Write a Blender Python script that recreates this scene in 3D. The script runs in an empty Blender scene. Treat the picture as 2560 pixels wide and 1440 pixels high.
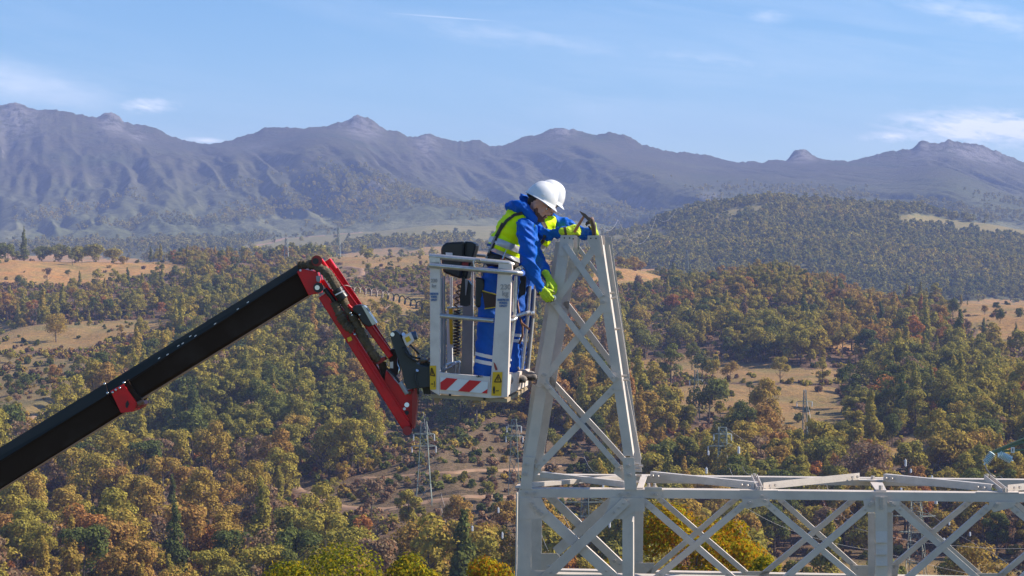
import bpy, bmesh, math, random
import numpy as np
from mathutils import Vector, Matrix, noise as mnoise

sc = bpy.context.scene
C = sc.collection
R = math.radians
random.seed(7); np.random.seed(7)

# ------------------------------------------------------------------ camera
F = 5000.0                       # focal length in photo pixels (2560 wide)
TH = math.atan(100 / F)          # tilt down
cam_d = bpy.data.cameras.new('camera'); cam = bpy.data.objects.new('camera', cam_d); C.objects.link(cam)
cam_d.sensor_width = 36; cam_d.lens = F / 2560 * 36
cam_d.clip_start = 0.5; cam_d.clip_end = 40000
cam.location = (0, 0, 0); cam.rotation_euler = (math.pi / 2 - TH, 0, 0)
sc.camera = cam

# ------------------------------------------------------------------ light
SUN_EL, SUN_AZ = R(37), R(83)    # azimuth clockwise from +Y (view direction) towards +X
SUN_DIR = Vector((math.sin(SUN_AZ) * math.cos(SUN_EL), math.cos(SUN_AZ) * math.cos(SUN_EL), math.sin(SUN_EL)))
sd = bpy.data.lights.new('sun', 'SUN'); sd.energy = 5.0; sd.angle = R(0.53); sd.color = (1.0, 0.90, 0.76)
so = bpy.data.objects.new('sun', sd); C.objects.link(so)
so.rotation_euler = (-SUN_DIR).to_track_quat('-Z', 'Y').to_euler()

world = bpy.data.worlds.new('World'); sc.world = world; world.use_nodes = True
nt = world.node_tree; nt.nodes.clear()
def N(t, typ, **kw):
    n = t.nodes.new(typ)
    for k, v in kw.items(): setattr(n, k, v)
    return n
def L(t, a, b): t.links.new(a, b)
sky = N(nt, 'ShaderNodeTexSky'); sky.sky_type = 'NISHITA'; sky.sun_disc = False
sky.sun_elevation = SUN_EL; sky.sun_rotation = SUN_AZ; sky.altitude = 600
sky.air_density = 1.0; sky.dust_density = 0.35; sky.ozone_density = 6.5
tc = N(nt, 'ShaderNodeTexCoord')
def vm(op, a, b=None):
    n = N(nt, 'ShaderNodeVectorMath', operation=op); L(nt, a, n.inputs[0])
    if b is not None: n.inputs[1].default_value = b
    return n
def mt(op, a, b=None, c=None, clamp=False):
    n = N(nt, 'ShaderNodeMath', operation=op); n.use_clamp = clamp
    for i, v in enumerate((a, b, c)):
        if v is None: continue
        if isinstance(v, (int, float)): n.inputs[i].default_value = v
        else: L(nt, v, n.inputs[i])
    return n.outputs[0]
def nz(vec, scale, detail=6, rough=0.55, dist=0.0):
    n = N(nt, 'ShaderNodeTexNoise'); L(nt, vec, n.inputs['Vector'])
    n.inputs['Scale'].default_value = scale; n.inputs['Detail'].default_value = detail
    n.inputs['Roughness'].default_value = rough; n.inputs['Distortion'].default_value = dist
    return n.outputs['Fac']
D = tc.outputs['Generated']
# thin cirrus veil drawn out along gently tilted streaks, the same all round the sky
rot = N(nt, 'ShaderNodeVectorRotate'); rot.inputs['Angle'].default_value = R(-9); rot.inputs['Axis'].default_value = (0, 1, 0)
L(nt, D, rot.inputs['Vector'])
st = vm('MULTIPLY', rot.outputs[0], (5, 5, 42))
veil = mt('MULTIPLY', mt('SUBTRACT', nz(st.outputs[0], 1.0, 7, 0.62, 0.6), 0.44, clamp=True), 2.3, clamp=True)
big = nz(vm('MULTIPLY', D, (2.0, 2.0, 5.0)).outputs[0], 1.6, 3)
veil = mt('MULTIPLY', veil, mt('MULTIPLY', mt('SUBTRACT', big, 0.36, clamp=True), 4.0, clamp=True))
veil = mt('MULTIPLY', veil, 0.4)
def ray(px, py):
    d = Vector((px - 1280, 0, 0)) + F * Vector((0, math.cos(TH), -math.sin(TH))) + (720 - py) * Vector((0, math.sin(TH), math.cos(TH)))
    return d
def P(px, py, Y):
    d = ray(px, py); return d * (Y / d.y)
def cloud(px, py, wx, wz, gain, ns, tilt=0.0):
    c = ray(px, py).normalized()
    v = vm('SUBTRACT', D, tuple(c))
    r2 = N(nt, 'ShaderNodeVectorRotate'); r2.inputs['Angle'].default_value = R(tilt); r2.inputs['Axis'].default_value = (0, 1, 0)
    L(nt, v.outputs[0], r2.inputs['Vector'])
    v2 = vm('MULTIPLY', r2.outputs[0], (F / wx, F / wx, F / wz))
    ln = N(nt, 'ShaderNodeVectorMath', operation='LENGTH'); L(nt, v2.outputs[0], ln.inputs[0])
    f = mt('SUBTRACT', 1.0, ln.outputs['Value'], clamp=True)
    n_ = nz(vm('MULTIPLY', rot.outputs[0], (1, 1, 4)).outputs[0], ns, 8, 0.6, 0.3)
    return mt('MULTIPLY', mt('MULTIPLY', f, mt('SUBTRACT', mt('ADD', n_, mt('MULTIPLY', f, 0.22)), 0.42, clamp=True)), gain, clamp=True)
tot = veil
for a in ((2480, 322, 330, 60, 5.5, 80, -3), (2230, 342, 110, 20, 3.6, 90, 0), (372, 264, 105, 26, 2.8, 90, 2),
          (505, 352, 90, 14, 2.6, 80, 0), (1915, 40, 90, 34, 0.9, 90, 4), (2450, 40, 330, 50, 1.3, 60, -16), (60, 215, 420, 90, 1.5, 20, -8),
          (1780, 150, 330, 40, 0.8, 50, -9), (1250, 85, 560, 50, 0.8, 40, -7)):
    tot = mt('MAXIMUM', tot, cloud(*a))
# old contrail
cc = ray(1110, 43).normalized()
v = vm('SUBTRACT', D, tuple(cc)); r3 = N(nt, 'ShaderNodeVectorRotate'); r3.inputs['Angle'].default_value = R(-4.0); r3.inputs['Axis'].default_value = (0, 1, 0)
L(nt, v.outputs[0], r3.inputs['Vector'])
v2 = vm('MULTIPLY', r3.outputs[0], (F / 190, F / 190, F / 3.2)); ln = N(nt, 'ShaderNodeVectorMath', operation='LENGTH'); L(nt, v2.outputs[0], ln.inputs[0])
tot = mt('MAXIMUM', tot, mt('MULTIPLY', mt('SUBTRACT', 1.0, ln.outputs['Value'], clamp=True), 0.4))
mx = N(nt, 'ShaderNodeMixRGB'); L(nt, mt('MULTIPLY', tot, 0.9, clamp=True), mx.inputs['Fac'])
hsv = N(nt, 'ShaderNodeHueSaturation'); hsv.inputs['Saturation'].default_value = 1.12; L(nt, sky.outputs[0], hsv.inputs['Color']); L(nt, hsv.outputs[0], mx.inputs['Color1']); mx.inputs['Color2'].default_value = (8.6, 8.8, 9.4, 1)
bg = N(nt, 'ShaderNodeBackground'); bg.inputs['Strength'].default_value = 0.096
L(nt, mx.outputs[0], bg.inputs['Color'])
wo = N(nt, 'ShaderNodeOutputWorld'); L(nt, bg.outputs[0], wo.inputs['Surface'])

sc.view_settings.view_transform = 'Standard'; sc.view_settings.look = 'None'
sc.view_settings.gamma = 1.0; sc.view_settings.exposure = 0.68; sc.view_settings.use_curve_mapping = False
sc.render.engine = 'CYCLES'
sc.cycles.max_bounces = 8; sc.cycles.diffuse_bounces = 3; sc.cycles.glossy_bounces = 3
sc.cycles.transmission_bounces = 4; sc.cycles.volume_bounces = 1; sc.cycles.transparent_max_bounces = 6
sc.cycles.use_denoising = True

# ------------------------------------------------------------------ materials
def mat(name, col, rough=0.6, metal=0.0, col2=None, nscale=3.0, ndetail=4, bump=0.0, bscale=30.0, contrast=(0.35, 0.65),
        spec=0.5, trans=0.0, coat=0.0, coord='Object', emit=None, sheen=0.0):
    m = bpy.data.materials.new(name); m.use_nodes = True; t = m.node_tree; b = t.nodes['Principled BSDF']
    b.inputs['Base Color'].default_value = (*col, 1); b.inputs['Roughness'].default_value = rough
    b.inputs['Metallic'].default_value = metal; b.inputs['Specular IOR Level'].default_value = spec
    b.inputs['Coat Weight'].default_value = coat; b.inputs['Sheen Weight'].default_value = sheen
    b.inputs['Transmission Weight'].default_value = trans
    tcn = N(t, 'ShaderNodeTexCoord')
    if col2 is not None:
        n = N(t, 'ShaderNodeTexNoise'); n.inputs['Scale'].default_value = nscale; n.inputs['Detail'].default_value = ndetail
        n.inputs['Roughness'].default_value = 0.6
        L(t, tcn.outputs[coord], n.inputs['Vector'])
        r = N(t, 'ShaderNodeValToRGB'); r.color_ramp.elements[0].position = contrast[0]; r.color_ramp.elements[1].position = contrast[1]
        r.color_ramp.elements[0].color = (*col, 1); r.color_ramp.elements[1].color = (*col2, 1)
        L(t, n.outputs['Fac'], r.inputs[0]); L(t, r.outputs[0], b.inputs['Base Color'])
        rr = N(t, 'ShaderNodeMapRange'); rr.inputs['To Min'].default_value = max(0.05, rough - 0.1); rr.inputs['To Max'].default_value = min(1, rough + 0.12)
        L(t, n.outputs['Fac'], rr.inputs['Value']); L(t, rr.outputs[0], b.inputs['Roughness'])
    if bump > 0:
        n2 = N(t, 'ShaderNodeTexNoise'); n2.inputs['Scale'].default_value = bscale; n2.inputs['Detail'].default_value = 5
        L(t, tcn.outputs[coord], n2.inputs['Vector'])
        bp = N(t, 'ShaderNodeBump'); bp.inputs['Strength'].default_value = bump; bp.inputs['Distance'].default_value = 0.02
        L(t, n2.outputs['Fac'], bp.inputs['Height']); L(t, bp.outputs[0], b.inputs['Normal'])
    return m

# ------------------------------------------------------------------ mesh helpers
def tag(o, label=None, cat=None, group=None, kind=None):
    if label: o['label'] = label
    if cat: o['category'] = cat
    if group: o['group'] = group
    if kind: o['kind'] = kind
    return o
def offset_of(p):
    v = Vector((0, 0, 0))
    while p is not None:
        v += p.location; p = p.parent
    return v
def thing(name, label, cat, loc, group=None):
    o = bpy.data.objects.new(name, None); C.objects.link(o); o.location = loc; o.empty_display_size = 0.2
    return tag(o, label, cat, group)
class MB:
    """collects shapes given in world coordinates and links them as ONE mesh object"""
    def __init__(s): s.v = []; s.f = []; s.mi = []
    def add(s, vs, fs, m=0):
        b = len(s.v); s.v += [Vector(v) for v in vs]; s.f += [tuple(b + i for i in f) for f in fs]; s.mi += [m] * len(fs); return s
    def hexa(s, a, b, m=0):        # two quads a (4 pts) and b (4 pts), same winding
        return s.add(list(a) + list(b), [(3, 2, 1, 0), (4, 5, 6, 7), (0, 1, 5, 4), (1, 2, 6, 5), (2, 3, 7, 6), (3, 0, 4, 7)], m)
    def bar(s, p0, p1, u, hu, n, n0, n1, m=0, hu1=None):   # rectangular bar p0->p1, half width hu along u, from n0 to n1 along n
        p0, p1, u, n = Vector(p0), Vector(p1), Vector(u), Vector(n); hu1 = hu if hu1 is None else hu1
        if isinstance(hu, tuple): ua, ub = hu
        else: ua, ub = -hu, hu
        if isinstance(hu1, tuple): va, vb = hu1
        else: va, vb = -hu1, hu1
        return s.hexa([p0 + u * ua + n * n0, p0 + u * ub + n * n0, p0 + u * ub + n * n1, p0 + u * ua + n * n1],
                      [p1 + u * va + n * n0, p1 + u * vb + n * n0, p1 + u * vb + n * n1, p1 + u * va + n * n1], m)
    def box(s, c, x, y, z, m=0):   # centre and three half-axis vectors
        c, x, y, z = map(Vector, (c, x, y, z))
        return s.hexa([c - x - y - z, c + x - y - z, c + x + y - z, c - x + y - z], [c - x - y + z, c + x - y + z, c + x + y + z, c - x + y + z], m)
    def tube(s, pts, r, seg=8, m=0, caps=True, r1=None):
        pts = [Vector(p) for p in pts]; n = len(pts); b = len(s.v)
        rs = r if isinstance(r, (list, tuple)) else [r + ((r1 if r1 is not None else r) - r) * i / max(1, n - 1) for i in range(n)]
        prev = None
        for i, p in enumerate(pts):
            t = (pts[min(i + 1, n - 1)] - pts[max(i - 1, 0)]); t = t.normalized() if t.length > 1e-9 else Vector((0, 0, 1))
            if prev is None:
                a = Vector((0, 0, 1)) if abs(t.z) < 0.9 else Vector((1, 0, 0)); u = t.cross(a).normalized()
            else: u = (prev - t * prev.dot(t)); u = u.normalized() if u.length > 1e-6 else t.orthogonal().normalized()
            prev = u; w = t.cross(u)
            for k in range(seg):
                an = 2 * math.pi * k / seg; s.v.append(p + (u * math.cos(an) + w * math.sin(an)) * rs[i])
        for i in range(n - 1):
            for k in range(seg):
                s.f.append((b + i * seg + k, b + i * seg + (k + 1) % seg, b + (i + 1) * seg + (k + 1) % seg, b + (i + 1) * seg + k)); s.mi.append(m)
        if caps:
            s.f.append(tuple(b + k for k in range(seg))[::-1]); s.f.append(tuple(b + (n - 1) * seg + k for k in range(seg))); s.mi += [m, m]
        return s
    def plate(s, pts, n, t, m=0, back=0.0):   # polygon extruded by t along n
        pts = [Vector(p) + Vector(n) * back for p in pts]; k = len(pts); n = Vector(n)
        vs = pts + [p + n * t for p in pts]
        return s.add(vs, [tuple(range(k))[::-1], tuple(range(k, 2 * k))] + [(i, (i + 1) % k, k + (i + 1) % k, k + i) for i in range(k)], m)
    def hexbolt(s, c, n, r, h, m=0): return s.tube([Vector(c), Vector(c) + Vector(n) * h], r, 6, m)
    def ball(s, c, r, seg=12, rings=8, m=0, ax=None):
        c = Vector(c); ax = ax or (Vector((r, 0, 0)), Vector((0, r, 0)), Vector((0, 0, r))); b = len(s.v)
        for i in range(rings + 1):
            ph = math.pi * i / rings
            for k in range(seg):
                a = 2 * math.pi * k / seg
                s.v.append(c + Vector(ax[0]) * math.sin(ph) * math.cos(a) + Vector(ax[1]) * math.sin(ph) * math.sin(a) + Vector(ax[2]) * math.cos(ph))
        for i in range(rings):
            for k in range(seg):
                s.f.append((b + i * seg + k, b + (i + 1) * seg + k, b + (i + 1) * seg + (k + 1) % seg, b + i * seg + (k + 1) % seg)); s.mi.append(m)
        return s
    def build(s, name, m, parent=None, smooth=False, bevel=0.0, fix=True):
        off = offset_of(parent)
        me = bpy.data.meshes.new(name); me.from_pydata([v - off for v in s.v], [], s.f)
        ms = m if isinstance(m, (list, tuple)) else [m]
        for q in ms: me.materials.append(q)
        if len(ms) > 1: me.polygons.foreach_set('material_index', s.mi)
        if fix:
            bm = bmesh.new(); bm.from_mesh(me); bmesh.ops.remove_doubles(bm, verts=bm.verts, dist=1e-5) if smooth else None
            bmesh.ops.recalc_face_normals(bm, faces=bm.faces); bm.to_mesh(me); bm.free()
        if smooth:
            me.polygons.foreach_set('use_smooth', [True] * len(me.polygons))
            if smooth != 'all': me.set_sharp_from_angle(angle=R(smooth if isinstance(smooth, (int, float)) and smooth > 1 else 40))
        me.update()
        o = bpy.data.objects.new(name, me); C.objects.link(o); o.parent = parent
        if bevel:
            b = o.modifiers.new('bevel', 'BEVEL'); b.width = bevel; b.segments = 2; b.limit_method = 'ANGLE'
        return o
# ------------------------------------------------------------------ terrain
def zr(py): return math.tan(math.atan((720 - py) / F) - TH)
_rs = np.random.RandomState(11)
_lat = _rs.rand(256, 256)
def vnoise(x, y):
    x = np.asarray(x, float); y = np.asarray(y, float)
    xi = np.floor(x).astype(int); yi = np.floor(y).astype(int); fx = x - xi; fy = y - yi
    fx = fx * fx * (3 - 2 * fx); fy = fy * fy * (3 - 2 * fy)
    g = lambda a, b: _lat[a & 255, b & 255]
    return (g(xi, yi) * (1 - fx) + g(xi + 1, yi) * fx) * (1 - fy) + (g(xi, yi + 1) * (1 - fx) + g(xi + 1, yi + 1) * fx) * fy
def fbm(x, y, o=4, g=0.5):
    s = 0; a = 1; t = 0
    for k in range(o):
        s = s + a * vnoise(x * 2 ** k + 17.3 * k, y * 2 ** k + 9.1 * k); t += a; a *= g
    return s / t
NEAR = [(15, -22.), (110, -22.), (135, -25), (160, -31.), (200, -43.), (300, -60.), (430, -70.5)]
COLS = {   # photo column : (distance, photo row of the bare ground)
 -900: [(520,1290),(620,1165),(760,1030),(900,925),(1050,830),(1200,750),(1350,700),(1500,680),(1800,700),(2400,690),(3000,640),(3400,605)],
 0:    [(520,1270),(620,1140),(760,1000),(880,905),(960,862),(1050,812),(1150,745),(1270,690),(1380,652),(1460,642),(1650,680),(2300,690),(2900,640),(3400,600)],
 330:  [(520,1280),(620,1150),(760,1010),(880,912),(960,862),(1050,808),(1150,755),(1280,700),(1420,660),(1600,668),(2300,680),(2900,635),(3400,600)],
 700:  [(520,1290),(620,1160),(760,1015),(900,905),(1020,820),(1150,755),(1300,690),(1500,652),(1700,668),(2300,658),(2800,628),(3400,600)],
 1100: [(520,1285),(600,1200),(700,1090),(800,985),(920,880),(1050,790),(1150,745),(1300,680),(1450,640),(1600,655),(2200,645),(2700,605),(3150,566),(3400,562),(3700,580)],
 1350: [(520,1285),(620,1160),(760,1010),(900,905),(1050,800),(1200,720),(1350,675),(1480,645),(1700,680),(2200,650),(2700,605),(3150,572),(3400,568)],
 1550: [(520,1280),(620,1150),(760,1010),(900,905),(1050,805),(1200,725),(1330,686),(1480,660),(1700,700),(2000,700),(2300,650),(2600,592),(2850,610),(3400,590)],
 1750: [(520,1280),(620,1150),(740,1030),(860,940),(980,850),(1100,775),(1250,738),(1380,728),(1600,770),(1900,755),(2300,640),(2620,520),(2900,565),(3400,560)],
 1950: [(520,1285),(620,1160),(720,1062),(850,958),(930,905),(1020,830),(1120,745),(1260,680),(1400,750),(1700,800),(1900,775),(2300,620),(2660,484),(2950,560),(3400,560)],
 2100: [(520,1285),(620,1165),(720,1068),(850,960),(950,895),(1050,835),(1150,775),(1270,735),(1400,790),(1700,810),(1900,785),(2300,640),(2660,494),(2950,570),(3400,570)],
 2250: [(520,1290),(600,1190),(700,1080),(820,990),(950,905),(1050,855),(1150,815),(1270,790),(1450,820),(1800,810),(2300,680),(2700,552),(3000,600),(3400,580)],
 2400: [(520,1290),(600,1190),(700,1090),(820,985),(930,905),(1020,860),(1120,815),(1280,770),(1450,815),(1850,805),(2300,690),(2700,578),(3000,600),(3400,580)],
 2560: [(520,1285),(600,1185),(700,1080),(800,990),(900,915),(1000,865),(1120,810),(1290,764),(1450,815),(1900,800),(2300,700),(2700,596),(3000,610),(3400,590)],
 3500: [(520,1270),(600,1160),(700,1060),(850,950),(1000,860),(1200,790),(1400,780),(1700,810),(2100,780),(2700,640),(3400,600)],
}
SKY = [(-900,330),(-600,300),(-300,285),(-100,270),(0,262),(40,258),(75,268),(100,275),(140,273),(170,280),(245,293),(262,283),(280,280),(300,290),(310,302),(335,310),(370,311),(400,322),(430,340),(470,352),(525,360),(545,357),(600,342),(640,330),(655,319),(690,315),(760,320),(820,313),(840,306),(870,303),(885,292),(905,289),(930,298),(948,314),(970,326),(1000,328),(1020,340),(1045,340),(1065,332),(1090,340),(1130,350),(1165,352),(1195,348),(1225,364),(1255,363),(1300,345),(1340,335),(1385,322),(1410,318),(1440,325),(1470,333),(1490,338),(1522,329),(1560,335),(1580,345),(1605,360),(1660,375),(1690,380),(1700,377),(1760,385),(1800,395),(1845,405),(1880,402),(1905,405),(1935,398),(1965,400),(1985,378),(2003,369),(2020,378),(2040,392),(2075,400),(2120,402),(2170,392),(2200,382),(2240,376),(2280,370),(2300,352),(2320,356),(2345,356),(2370,350),(2400,354),(2450,362),(2500,382),(2560,405),(2700,430),(2900,410),(3200,380),(3500,360)]
ck = sorted(COLS)
_yg = np.concatenate([np.linspace(15, 430, 60), np.exp(np.linspace(math.log(440), math.log(3500), 420))])
_cg = np.arange(-900, 3501, 20.0)
_tab = np.zeros((len(ck), len(_yg)))
for i, c in enumerate(ck):
    ys = [a for a, b in NEAR] + [a for a, b in COLS[c]]; zs = [b for a, b in NEAR] + [a * zr(b) for a, b in COLS[c]]
    _tab[i] = np.interp(_yg, ys, zs)
_H = np.array([[np.interp(c, ck, _tab[:, j]) for j in range(len(_yg))] for c in _cg])
def _sm(a, k, ax):
    w = np.hanning(2 * k + 3)[1:-1]; w /= w.sum()
    pad = [(0, 0), (0, 0)]; pad[ax] = (k, k); b = np.pad(a, pad, mode='edge')
    return np.apply_along_axis(lambda r: np.convolve(r, w, 'valid'), ax, b)
_H = _sm(_sm(_H, 4, 0), 5, 1)
def base_h(px, Y):
    ci = np.clip((px + 900) / 20.0, 0, len(_cg) - 1.001); c0 = ci.astype(int); fc = ci - c0
    yi = np.clip(np.interp(Y, _yg, np.arange(len(_yg))), 0, len(_yg) - 1.001); y0 = yi.astype(int); fy = yi - y0
    return (_H[c0, y0] * (1 - fc) + _H[c0 + 1, y0] * fc) * (1 - fy) + (_H[c0, y0 + 1] * (1 - fc) + _H[c0 + 1, y0 + 1] * fc) * fy
CRAG = [(905, 42, 0.97, 0.10, 1), (280, 34, 0.97, 0.08, 0.9), (40, 60, 0.95, 0.12, 0.7), (2003, 30, 0.98, 0.06, 0.9), (2310, 34, 0.97, 0.07, 0.6), (2440, 110, 0.97, 0.06, 0.8), (1405, 34, 0.985, 0.04, 0.8), (1065, 26, 0.93, 0.10, 0.8),
        (930, 30, 0.22, 0.07, 0.7), (975, 22, 0.30, 0.06, 0.6), (340, 30, 0.93, 0.06, 0.7), (1770, 26, 0.30, 0.08, 0.7), (640, 40, 0.85, 0.05, 0.4)]
_spx = np.arange(-1400, 4001, 5.0); _sraw = np.interp(_spx, [a for a, b in SKY], [zr(b) * 5450 for a, b in SKY]); _w = np.hanning(83); _w /= _w.sum()
_ssm = np.convolve(np.pad(_sraw, 41, mode='edge'), _w, 'valid')
_low = np.array([_sraw[max(0, i - 22):i + 23].min() for i in range(len(_sraw))]); _w2 = np.hanning(45); _w2 /= _w2.sum(); _low = np.convolve(np.pad(_low, 22, mode='edge'), _w2, 'valid')
def crag(px, s):
    r = 0 * px
    for c, w, sc_, sw, k in CRAG: r = np.maximum(r, k * np.exp(-((px - c) / w) ** 2 - ((s - sc_) / sw) ** 2))
    return r
def height(X, Y):
    X = np.asarray(X, float); Y = np.asarray(Y, float); px = 1280 + F * X / Y
    z = base_h(px, np.minimum(Y, 3500))
    rough = np.clip((Y - 130) / 400, 0, 1)
    z = z + rough * ((fbm(X / 70, Y / 70, 4) - 0.5) * 7 + (fbm(X / 14 + 40, Y / 14, 3) - 0.5) * 1.5)
    fold = np.interp(Y, [430, 560, 800, 1150, 1350, 3500], [0, 15, 25, 13, 4, 3])
    g_ = 1 - np.abs(2 * vnoise(X / 95 + 0.8 * vnoise(X / 160 + 3, Y / 190), Y / 520 + 2) - 1)
    z = z + fold * (g_ - 0.55) + np.interp(Y, [430, 600, 1300, 1500], [0, 1, 1, 0.4]) * (fbm(X / 170 + 31, Y / 170, 3) - 0.5) * 14
    midh = np.clip((Y - 1900) / 300, 0, 1) * np.clip((3200 - Y) / 300, 0, 1) * np.clip((px - 1450) / 200, 0, 1)
    z = z + midh * ((1 - np.abs(2 * vnoise(X / 170 - Y / 600, Y / 900) - 1)) - 0.28) * 30
    # mountain
    s = np.clip((Y - 3450) / 2000, 0, 1); m = Y > 3450
    ridge = np.interp(px, [a for a, b in SKY], [zr(b) * 5450 for a, b in SKY])
    rsm = np.interp(px, _spx, _ssm); ridge = rsm + (ridge - rsm) * s ** 18
    ridge = ridge + 10 * (fbm(px / 8, 0 * px, 4, 0.65) - 0.5) * s ** 10
    env = np.clip(s / 0.25, 0, 1) ** 0.8 * np.clip((1 - s) / 0.45, 0, 1) ** 0.9
    wv = fbm(X / 520, Y / 620, 3)
    q = X / 400 + Y / 1700 + 0.55 * wv
    sp = (1 - np.abs(2 * vnoise(q, Y / 5200 + 5) - 1)) ** 1.3; sp2 = 1 - np.abs(2 * vnoise(q * 2.9 + 9 + Y / 1500, Y / 1900) - 1)
    sp3 = 1 - np.abs(2 * fbm(X / 62 + Y / 260, Y / 420, 3) - 1)
    foot = base_h(px, np.full_like(Y, 3450.0))
    zm = foot + (ridge - foot) * (0.62 * s + 0.38 * s ** 1.8) + env * np.clip((rsm - foot) / 300, 0.7, 1.15) * ((sp - 0.62) * 150 + (sp2 - 0.5) * 62) + np.minimum(1, env * 1.5) * (sp3 - 0.5) * 34 + (s > 0) * (fbm(X / 26, Y / 26, 3) - 0.5) * 6 * np.minimum(1, 4 * (1 - s) + 0.12)
    zm = zm + crag(px, s) * (fbm(X / 17, Y / 24, 3) - 0.35) * 16
    # never above the sight line of the ridge crest
    lw_ = np.clip((s - 0.90) / 0.10, 0, 1) ** 3; lim = ((1 - lw_) * np.interp(px, _spx, _low) + lw_ * np.interp(px, _spx, _sraw) - 3) / 5450 * Y
    cap_ = lim + 8 - (1 - s) * 110; dd_ = cap_ - zm; zm = np.where(s < 0.999, np.where(dd_ > 10, zm, cap_ - 10 * np.exp(np.clip(dd_ - 10, -200, 0) / 10)), zm)
    after = np.clip((Y - 5450) / 900, 0, 1)
    zm = zm - after * 260
    return np.where(m, zm, z)

def inpoly(px, py, poly):
    r = np.zeros(np.shape(px), bool); n = len(poly); j = n - 1
    for i in range(n):
        xi, yi = poly[i]; xj, yj = poly[j]
        c = ((yi > py) != (yj > py)) & (px < (xj - xi) * (py - yi) / (yj - yi + 1e-9) + xi)
        r ^= c; j = i
    return r
def topix(X, Y, Z):
    d = Y * math.cos(TH) - Z * math.sin(TH); u = Y * math.sin(TH) + Z * math.cos(TH)
    return 1280 + F * X / d, 720 - F * u / d
# open ground seen between the woods (outlines of the meadows where they lie)
CLEAR = [
 ([(-200,640),(60,632),(200,636),(330,650),(480,668),(500,682),(330,690),(300,712),(110,712),(-200,700)], 1.0, 1.0),
 ([(-200,812),(110,808),(240,800),(430,800),(440,818),(330,840),(190,872),(-200,890)], 0.85, 0.7),
 ([(-200,890),(120,890),(300,925),(290,990),(120,1090),(-200,1110)], 0.68, 0.5),
 ([(820,632),(960,622),(1120,618),(1250,640),(1420,640),(1420,662),(1080,668),(880,672),(820,660)], 0.9, 0.8),
 ([(840,672),(915,672),(910,705),(850,705)], 0.6, 0.7),
 ([(870,728),(1080,742),(1085,772),(990,800),(905,800)], 1.0, 0.8),
 ([(975,1065),(1090,1050),(1310,1075),(1500,1130),(1500,1330),(1320,1340),(1060,1320),(900,1285),(720,1225),(760,1190),(900,1215)], 0.78, 0.3),
 ([(1525,668),(1665,676),(1680,700),(1540,716),(1460,700)], 1.0, 1.0),
 ([(1735,960),(1900,962),(2095,966),(2130,1060),(1965,1085),(1840,1040),(1690,1020),(1690,970)], 0.75, 0.75),
 ([(1560,905),(1700,888),(1940,912),(2100,925),(2230,920),(2180,950),(1900,958),(1720,945),(1570,930)], 0.8, 0.75),
 ([(2330,752),(2700,752),(2700,880),(2480,860),(2400,812)], 0.9, 0.9),
 ([(2180,1150),(2310,1062),(2400,1090),(2300,1165)], 0.9, 0.8),
 ([(1600,788),(1650,788),(1720,806),(1690,816),(1610,806)], 1.0, 0.9),
 ([(2060,850),(2170,866),(2160,880),(2060,868)], 1.0, 1.0),
 ([(1880,1405),(2700,1392),(2700,1470),(1880,1470)], 0.8, 0.8),
 ([(1690,1060),(1830,1070),(1850,1200),(1690,1230)], 0.2, 0.35),
 ([(2250,1280),(2480,1290),(2400,1370),(2290,1370)], 0.3, 0.35),
 ([(1660,1235),(1800,1235),(1800,1300),(1660,1300)], 0.2, 0.35),
 # far valley fields
 ([(900,560),(1000,552),(1250,552),(1500,560),(1500,606),(1250,600),(1000,600),(880,610)], 1.0, 0.2),
 ([(640,600),(900,575),(900,612),(660,640),(560,640)], 0.9, 0.25),
 ([(-200,568),(70,560),(70,590),(-200,600)], 0.9, 0.2),
 ([(560,560),(800,520),(900,560),(700,600)], 0.8, 0.2),
 ([(2230,535),(2560,560),(2700,580),(2560,606),(2330,566),(2240,556)], 1.0, 0.3),
 ([(1760,545),(1840,520),(1960,505),(1960,520),(1800,560)], 0.7, 0.3),
 ([(1500,585),(1640,560),(1680,585),(1560,620),(1500,620)], 0.8, 0.25),
]
def clear_at(px, py, jit=True):
    a = np.zeros(np.shape(px)); dry = np.zeros(np.shape(px))
    jx = (fbm(px / 45, py / 18, 4) - 0.5) * 64; jy = (fbm(px / 45 + 50, py / 18, 4) - 0.5) * 22
    for poly, k, dr in CLEAR:
        i = inpoly(px + jx, py + jy, poly); a = np.where(i, np.maximum(a, k), a); dry = np.where(i, np.maximum(dry, dr), dry)
    return a, dry

def grid_mesh(name, pxs, Ys, m, lodnote=None):
    PX, YY = np.meshgrid(pxs, Ys); X = (PX - 1280) / F * YY; Z = height(X, YY)
    nr, nc = PX.shape
    co = np.stack([X, YY, Z], -1).reshape(-1, 3)
    idx = np.arange(nr * nc).reshape(nr, nc)
    q = np.stack([idx[:-1, :-1], idx[:-1, 1:], idx[1:, 1:], idx[1:, :-1]], -1).reshape(-1, 4)
    me = bpy.data.meshes.new(name); me.vertices.add(len(co)); me.vertices.foreach_set('co', co.ravel())
    me.loops.add(q.size); me.loops.foreach_set('vertex_index', q.ravel().astype(np.int32))
    me.polygons.add(len(q)); me.polygons.foreach_set('loop_start', np.arange(0, q.size, 4).astype(np.int32)); me.polygons.foreach_set('loop_total', np.full(len(q), 4, np.int32))
    me.polygons.foreach_set('use_smooth', np.ones(len(q), bool))
    me.update(calc_edges=True); me.materials.append(m)
    ppx, ppy = topix(X, YY, Z); a, dry = clear_at(ppx, ppy)
    a = np.where((dry < 0.5) & (YY < 1560), a * 0.25, a); A = np.zeros((nr * nc, 4), np.float32); A[:, 0] = a.ravel(); A[:, 1] = dry.ravel(); A[:, 2] = crag(PX, (YY - 3450) / 2000).ravel(); A[:, 3] = 1
    at = me.color_attributes.new('open_ground', 'FLOAT_COLOR', 'POINT'); at.data.foreach_set('color', A.ravel())
    o = bpy.data.objects.new(name, me); C.objects.link(o); return o

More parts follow.
